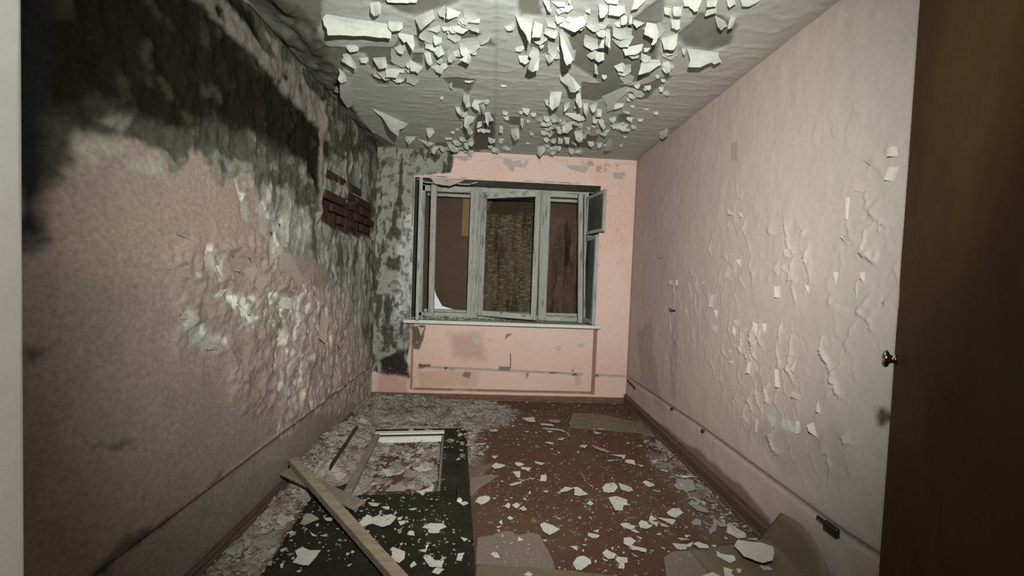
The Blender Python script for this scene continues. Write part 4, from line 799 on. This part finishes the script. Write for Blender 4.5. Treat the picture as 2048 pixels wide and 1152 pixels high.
# ------------------------------------------------------------------ PAINT CHIPS LYING LOOSE
FC = {'P': '210,340 260,240 320,240 400,295 240,360|450,285 540,280 530,310 480,310|785,355 910,300 895,250 950,280 1040,235 1010,270 1140,245 1195,275 1130,350 1040,375 950,340 830,375|900,125 1025,135 1000,160 940,160|1040,170 1120,165 1120,195 1070,190|1210,280 1260,270 1240,300 1200,300|1210,320 1280,310 1280,340 1230,360|1455,380 1530,340 1670,340 1705,375 1640,400 1630,435 1520,435 1560,405|1300,450 1330,415 1370,420 1378,468|1835,130 1900,115 1930,135 1880,160|1850,480 1925,500 1890,525|155,620 230,580 300,615 420,615 380,670 290,770 210,760 130,740 180,680|1130,600 1160,580 1280,630 1275,700 1220,745 1120,710 1150,660|1330,770 1370,725 1400,760 1340,795|1465,680 1540,670 1590,720 1680,720 1660,790 1530,780|1555,840 1600,790 1680,810 1620,860|1820,650 1890,640 1855,720 1805,715|1415,615 1490,605 1500,560 1525,560 1490,635|1315,195 1400,180 1360,205|165,830 225,810 200,845|685,770 740,750 710,780|1395,10 1520,5 1460,55|1665,680 1705,690 1680,702|0,760 40,740 30,790 5,795|310,430 380,470 330,465|410,465 490,450 460,475',
'Q': '1060,620 1210,570 1310,620 1220,655 1130,660|1110,920 1240,900 1330,850 1320,900 1190,970|700,910 800,830 960,830 990,860 960,910|1890,990 1990,965 2045,1000 1960,1040|1860,1035 1980,1045 1930,1075|1000,125 1060,115 1075,140|330,870 480,740 570,750 420,900|1210,115 1330,130 1280,140|1060,790 1110,780 1090,800|660,620 800,640 960,640 900,690 720,720',
'R': '765,40 940,25 955,90 860,90|1015,115 1180,120 1210,150 1040,135|1110,210 1200,215 1150,240|1250,320 1360,305 1320,340|1550,415 1660,400 1630,445|1700,410 1780,420 1980,495 1950,505 1830,480|1520,485 1555,495 1530,510|1255,485 1290,515 1265,515|940,625 1080,650 1040,675 960,650|360,690 420,645 550,680 470,715 400,725|675,660 690,635 750,640 800,670 730,695|755,700 900,715 860,765 800,725 770,735|645,765 750,760 745,850 690,830|1030,810 1105,810 1100,895 1010,890|600,935 770,895 770,920 620,955|860,850 950,858 900,865|1055,1025 1135,1025 1100,1050|1270,1045 1360,970 1460,990 1380,1030|1460,980 1530,975 1670,1070 1550,1095 1480,1080 1560,1050|325,215 420,185 445,215|1690,945 1735,955 1720,965|1770,1000 1800,995 1790,1010|360,555 450,550 410,590|1740,225 1850,240 1790,260|1795,180 1890,185 1850,195|1080,370 1150,360 1210,385 1180,395|1040,175 1250,185 1390,240 1280,205|480,890 530,895 500,905|720,870 800,880 810,892|1110,60 1300,70 1280,100 1150,90|800,215 870,218 840,235|40,340 100,390 90,420 40,410|180,390 290,375 250,405',
'S': '275,535 480,540 460,600 420,560|470,630 490,600 595,610 620,680|640,670 730,680 700,700|230,610 380,605 270,625|810,605 860,625 910,600 890,645 850,640|1010,640 1130,710 1080,710|950,735 1050,750 1060,775 980,750|710,910 750,885 880,945 800,975|1140,960 1200,870 1400,880 1300,930 1450,1000 1330,1030 1180,1000|390,920 560,980 590,1020 520,1040 420,1000|165,980 220,925 330,915 380,970 330,1040 250,1050 190,1040|850,1015 960,1030 900,1035|880,330 950,360 990,450 920,450|1100,790 1200,820 1430,830 1250,850|1410,860 1500,900 1480,905',
'T': '135,150 190,90 320,80 340,110 300,155 220,190|530,215 580,165 610,200 590,250|630,200 690,165 740,200 690,245|725,245 790,215 830,260 780,275|565,375 600,345 645,380 600,395|1005,460 1060,430 1180,470 1270,520 1210,560 1130,600 1060,560 1030,510|1645,570 1800,600 1790,630 1700,640 1650,610|1630,180 1680,140 1720,180 1680,205|1720,545 1800,525 1780,570|705,680 715,625 780,660|1040,665 1100,660 1080,690|1405,750 1500,750 1505,810|1445,980 1500,900 1580,880 1680,930 1690,985 1600,965 1650,1000 1560,1070 1490,1060|455,430 490,395 500,465|415,490 490,480 450,510|425,530 475,535 455,560|345,860 380,825 430,835 470,910 400,900|790,1130 850,1090 910,1130 860,1152|780,120 800,100 830,135|850,50 865,5 885,45|525,125 580,130 550,140|1570,725 1630,730 1600,745|1230,370 1290,380 1250,388|360,100 420,108 400,120|600,95 640,105 610,112|1600,640 1640,660 1620,665',
'U': '1025,300 1100,245 1200,245 1250,300 1150,375 1050,330|400,455 480,435 610,490 550,530 450,500|650,440 690,400 760,420 820,490 750,515 670,500|790,400 810,335 900,390 840,410|910,365 1060,385 1150,400 1105,465 1000,410|930,430 1050,485 960,480|450,640 540,630 620,680 560,740 640,760 760,790 750,835 640,800 570,800 540,760 450,710|165,840 220,790 350,860 330,910 260,920 200,890|360,890 500,905 505,970 460,970 460,1050 380,1045 400,980 340,930|1100,710 1200,720 1290,730 1380,690 1350,780 1210,800 1150,770|1380,720 1440,690 1570,730 1595,775 1480,775|1700,810 1750,850 1930,880 1950,940 1880,980 1700,880|1590,540 1650,470 1650,380 1760,430 1700,470 1690,540 1610,590|1300,165 1390,170 1600,290 1560,300 1430,270|1355,430 1420,380 1480,400 1490,455 1380,465|1500,400 1610,470 1560,460|1790,1030 1830,1040 1920,1070 1890,1110 1940,1152 1800,1152|245,100 350,80 500,135 430,150 540,200 450,200 440,270 340,270 300,200|160,910 240,940 220,960|1620,740 1690,730 1680,770|560,845 640,890 610,885|1180,640 1270,645 1330,660 1220,665|1265,600 1325,600 1300,640|620,610 700,640 680,655|950,755 1010,780 990,790|550,540 600,520 665,570 620,565|890,585 960,575 940,600|800,810 860,800 840,825|190,1070 230,1075 215,1090|280,770 320,760 310,810|430,825 470,830 450,855|780,410 920,430 900,490 840,450|1700,450 1810,460 1770,490|990,540 1030,545 1010,555',
'V': '850,580 960,600 1150,620 1260,660 1280,740 1260,820 1150,850 920,770 810,650|730,430 820,440 940,500 950,550 860,565 720,490|830,920 890,920 890,960 850,970|440,1000 550,960 640,1000 600,1030|970,570 1080,560 1130,575 1080,590|1110,880 1180,870 1260,930 1150,930'}
SPECIAL = {('P', 2): 'long ragged cluster of white paint on the fallen door right of the batten', ('P', 11): 'large pale ragged paint chip on the fallen door left of the batten', ('P', 12): 'rounded pale paint chip on the fallen door touching the batten near the bottom edge',
           ('P', 14): 'oblong pale chip on the near right part of the fallen door', ('P', 7): 'pale forked chip in the middle of the right half of the fallen door', ('P', 0): 'grey squarish chip on the fallen door beside its left edge',
           ('Q', 0): 'white lens-shaped chip inside the opening of the fallen door', ('Q', 1): 'white chip bridging the near edge of the opening in the fallen door',
           ('T', 5): 'white scalloped chip alone on the brown floor right of the fallen door', ('T', 12): 'round pale chip with a slit, near the bottom edge of the brown floor',
           ('U', 0): 'bright hexagonal paint chip on the brown floor', ('V', 0): 'largest pale paint slab, lying on the sheets by the right wall', ('U', 11): 'pale wedge-shaped chip on the grey-brown hardboard', ('U', 17): 'tall crumpled white chip in the middle of the brown floor',
           ('U', 6): 'bright jagged chip just left of the hardboard piece', ('V', 1): 'pale mauve chip against the right skirting next to the curled linoleum', ('R', 0): 'white rectangular chip at the edge of the rubble on the far floor', ('U', 9): 'pale boat-shaped chip at the rounded corner of the hardboard piece',
           ('S', 8): 'broad grey chip beside the right skirting', ('S', 10): 'large round pale chip at the centre right of the brown floor'}
kk = 5000
for t, s in FC.items():
    for i, q in enumerate(s.split('|')):
        kk += 1; pts = tp(t, q); xs = [p[0] for p in pts]; ysr = [p[1] for p in pts]; cx, cy_ = sum(xs)/len(xs), sum(ysr)/len(ysr)
        h = hit(cx, cy_, 2, DT); d = Vector((h[0], h[1]))-fr; a, b = d.dot(dw), d.dot(dl)
        ondoor = (0 < a < WD and 0 < b < LD and not (ha0 < a < ha1 and hb0 < b < hb1)); inhole = ha0 < a < ha1 and hb0 < b < hb1
        zb = DT+.005 if ondoor else .006
        onsheet = t in 'UV' and cx > 1400 and cy_ > 1090
        if onsheet: zb = .022
        if (t, i) == ('V', 0): zb = .05
        sz = max(max(xs)-min(xs), 1)*h[1]/FPX
        grey_ = (t, i) in (('Q', 6), ('Q', 2), ('U', 12), ('U', 13), ('U', 14), ('U', 15), ('P', 0), ('P', 11), ('R', 5), ('R', 29), ('S', 12), ('S', 5), ('S', 8), ('V', 1))
        o = sheet('paint_chip', pts, (2, 0., 1), M_greychip if grey_ and (t, i) not in (('P', 11), ('V', 1)) else M_chip, None, lift=min(.016, sz*.10), seed=kk, amt=.8, th=.0018, base=zb, cup=min(.006, sz*.03), curl=1.3)
        lab = SPECIAL.get((t, i))
        if lab: tag(o, lab, 'paint chip', 'loose paint chips on the floor')
        else:
            big = 'flat' if sz > .06 else 'small'
            where = ('on the dark fallen door' if ondoor else 'on the floor inside the opening of the fallen door' if inhole else 'on the loose sheets by the right wall' if onsheet else 'on the brown floor close to the right skirting' if t == 'S' and i > 4 else
                     'on the far part of the brown floor' if cy_ < 900 else 'on the middle of the brown floor' if cy_ < 1000 else 'on the near part of the brown floor')
            tag(o, '%s %s paint chip lying %s' % (big, 'grey' if grey_ else 'white', where), 'paint chip', '%s %s paint chips %s' % (big, 'grey' if grey_ else 'white', where))

# ------------------------------------------------------------------ OPEN DOOR LEAF on the right, knob
ed = ray(1800, 550); ed = ed/ed[1]; de = .98; ex0 = (ed[0]*de, de); hx = (.53, YN)
leafd = Vector((ex0[0]-hx[0], ex0[1]-hx[1])); wl = leafd.length; leafd.normalize(); ln = Vector((leafd.y, -leafd.x))   # to the right/back
door2 = empty('door_1', (hx[0], hx[1], 0)); tag(door2, kind='structure')
bm = bmesh.new(); rows = []
NZ = 90; p2 = lambda a, b: (hx[0]+leafd.x*a+ln.x*b, hx[1]+leafd.y*a+ln.y*b)
for i in range(NZ+1):
    z = .01+2.1*i/NZ*1.19; w = wl+(fbm(np.array(z), np.array(.3), 7, 4, 3)-.5)*.014+(-.006 if 1.30 < z < 1.36 else 0)
    rows.append([bm.verts.new((*p2(a, b), z)) for a, b in ((0, 0), (float(w)-.006, 0), (float(w), .006), (float(w)-.002, .04), (0, .04))])
for r0_, r1_ in zip(rows, rows[1:]):
    for q in range(5): bm.faces.new((r0_[q], r0_[(q+1) % 5], r1_[(q+1) % 5], r1_[q]))
bm.faces.new(rows[0][::-1]); bm.faces.new(rows[-1])
bm_obj('leaf', bm, M_leaf, door2)
kn = hit(1793, 722, 1, de-.05); 
bm = bmesh.new(); prof = [(0, .012), (.012, .013), (.016, .010), (.026, .011), (.034, .020), (.044, .0235), (.054, .020), (.060, .008)]
zk = EYE[2]+(ray(1793, 722)[2]/ray(1793, 722)[1])*(de-.05)
base_ = Vector((*p2(wl-.045, 0), zk)); out = Vector((-ln.x, -ln.y, 0)); up = Vector((0, 0, 1)); sd_ = out.cross(up); rings = []
for x, r in prof: rings.append([bm.verts.new(base_+out*(x*.5)+(sd_*math.cos(q*math.pi/10)+up*math.sin(q*math.pi/10))*r) for q in range(20)])
for a, b in zip(rings, rings[1:]):
    for q in range(20): bm.faces.new((a[q], a[(q+1) % 20], b[(q+1) % 20], b[q]))
bm.faces.new(rings[-1]); bm.faces.new(rings[0][::-1])
bm_obj('door_knob', bm, M_chrome, door2, True)
# left door lining: white painted lining with a moulded lip and a paint ridge
jl = ray(40, 550); jx = jl[0]/jl[1]*.345
bm = bmesh.new(); rows = []
for i in range(100):
    z = .0+2.15*i/99; w = (float(fbm(np.array(z), np.array(.7), 9, 4, 33))-.5)*.006; bump_ = .004*math.exp(-((z-1.50)/.012)**2)
    rows.append([bm.verts.new((x, y, z)) for x, y in ((jx-.05, .19), (jx-.002+bump_, .19), (jx+bump_+w*.5, .27), (jx+w, .344), (jx-.004, .350), (jx-.05, .352))])
for a, b in zip(rows, rows[1:]):
    for q in range(6): bm.faces.new((a[q], a[(q+1) % 6], b[(q+1) % 6], b[q]))
o = bm_obj('light_seal_13', bm, M_jamb, None, True); o['kind'] = 'structure'

# ------------------------------------------------------------------ small fittings
h = hit(1350, 622, 0, XR)
bm = bmesh.new(); tube(bm, [(XR+.01, h[1], h[2]), (XR-.03, h[1], h[2]+.004), (XR-.045, h[1]-.003, h[2]+.02)], .007)
tag(bm_obj('wall_hook', bm, M_metal, None, True), 'small black iron hook sticking out of the pink right wall', 'hook')
h = hit(1668, 1058, 0, XR)
bm = bmesh.new(); add_box(bm, (XR-.012, h[1], h[2]), (.022, .07, .042), Matrix.Rotation(0, 4, 'X'), .006); tube(bm, [(XR-.02, h[1]-.03, h[2]+.012), (XR-.022, h[1]+.06, h[2]+.015)], .008)
tag(bm_obj('pipe_clamp', bm, M_metal), 'dark metal pipe clamp low on the near right wall', 'bracket')
for px, py in ((1345, 818), (1407, 862)):
    h = hit(px, py, 0, XR); bm = bmesh.new(); r_ = bmesh.ops.create_cone(bm, cap_ends=True, segments=12, radius1=.014, radius2=.01, depth=.015, matrix=Matrix.Rotation(math.pi/2, 4, 'Y')); bmesh.ops.translate(bm, vec=(XR-.004, h[1], h[2]), verts=r_['verts'])
    tag(bm_obj('pipe_stub', bm, M_metal, None, True), 'small round pipe stub in the wall groove, %s' % ('farther from the camera' if px < 1400 else 'nearer the camera'), 'pipe stub')
h = hit(1262, 768, 0, XR); bm = bmesh.new(); bar(bm, (XR-.006, h[1]-.13, h[2]-.01), (XR-.006, h[1]+.10, h[2]+.012), .012, .018, (0, 0, 1), .002)
tag(bm_obj('pipe_end', bm, M_metal), 'short dark pipe end in the right wall groove near the window corner', 'pipe')
for px, py in ((450, 963), (467, 962)):
    pass
h0_, h1_ = hit(1021, 706, 1, YB), hit(1021, 736, 1, YB)
bm = bmesh.new(); tube(bm, [(h0_[0], YB-.012, h0_[2]), (h1_[0], YB-.012, h1_[2])], .004)
tag(bm_obj('iron_pin', bm, M_metal), 'thin upright iron pin on the wall under the window', 'pin')
a_, b_2 = hit(998, 736, 1, YB), hit(1020, 737, 1, YB)
bm = bmesh.new(); bar(bm, (a_[0], YB-.006, a_[2]), (b_2[0], YB-.006, b_2[2]), .012, .035, (0, 0, 1), .002)
tag(bm_obj('pipe_sleeve', bm, M_woodgrey), 'short grey pipe sleeve in the groove under the window', 'pipe')

# ------------------------------------------------------------------ labels of small groups: name each chip by its order from the left
_by = {}
for o in bpy.data.objects:
    if o.name.startswith('paint_chip') and 'label' in o: _by.setdefault(o['label'], []).append(o)
ORD = ['leftmost', 'second from the left', 'third from the left', 'fourth from the left', 'fifth from the left', 'sixth from the left', 'seventh from the left', 'eighth from the left', 'ninth from the left', 'tenth from the left', 'eleventh from the left', 'twelfth from the left']
for lab, os_ in _by.items():
    if 2 <= len(os_) <= 12:
        os_.sort(key=lambda o: o.location.x/o.location.y)
        for i, o in enumerate(os_):
            w = 'rightmost' if i == len(os_)-1 else ORD[i]
            o['label'] = w+' '+lab if len((w+' '+lab).split()) <= 16 else w+' '+' '.join(lab.split()[:16-len(w.split())])
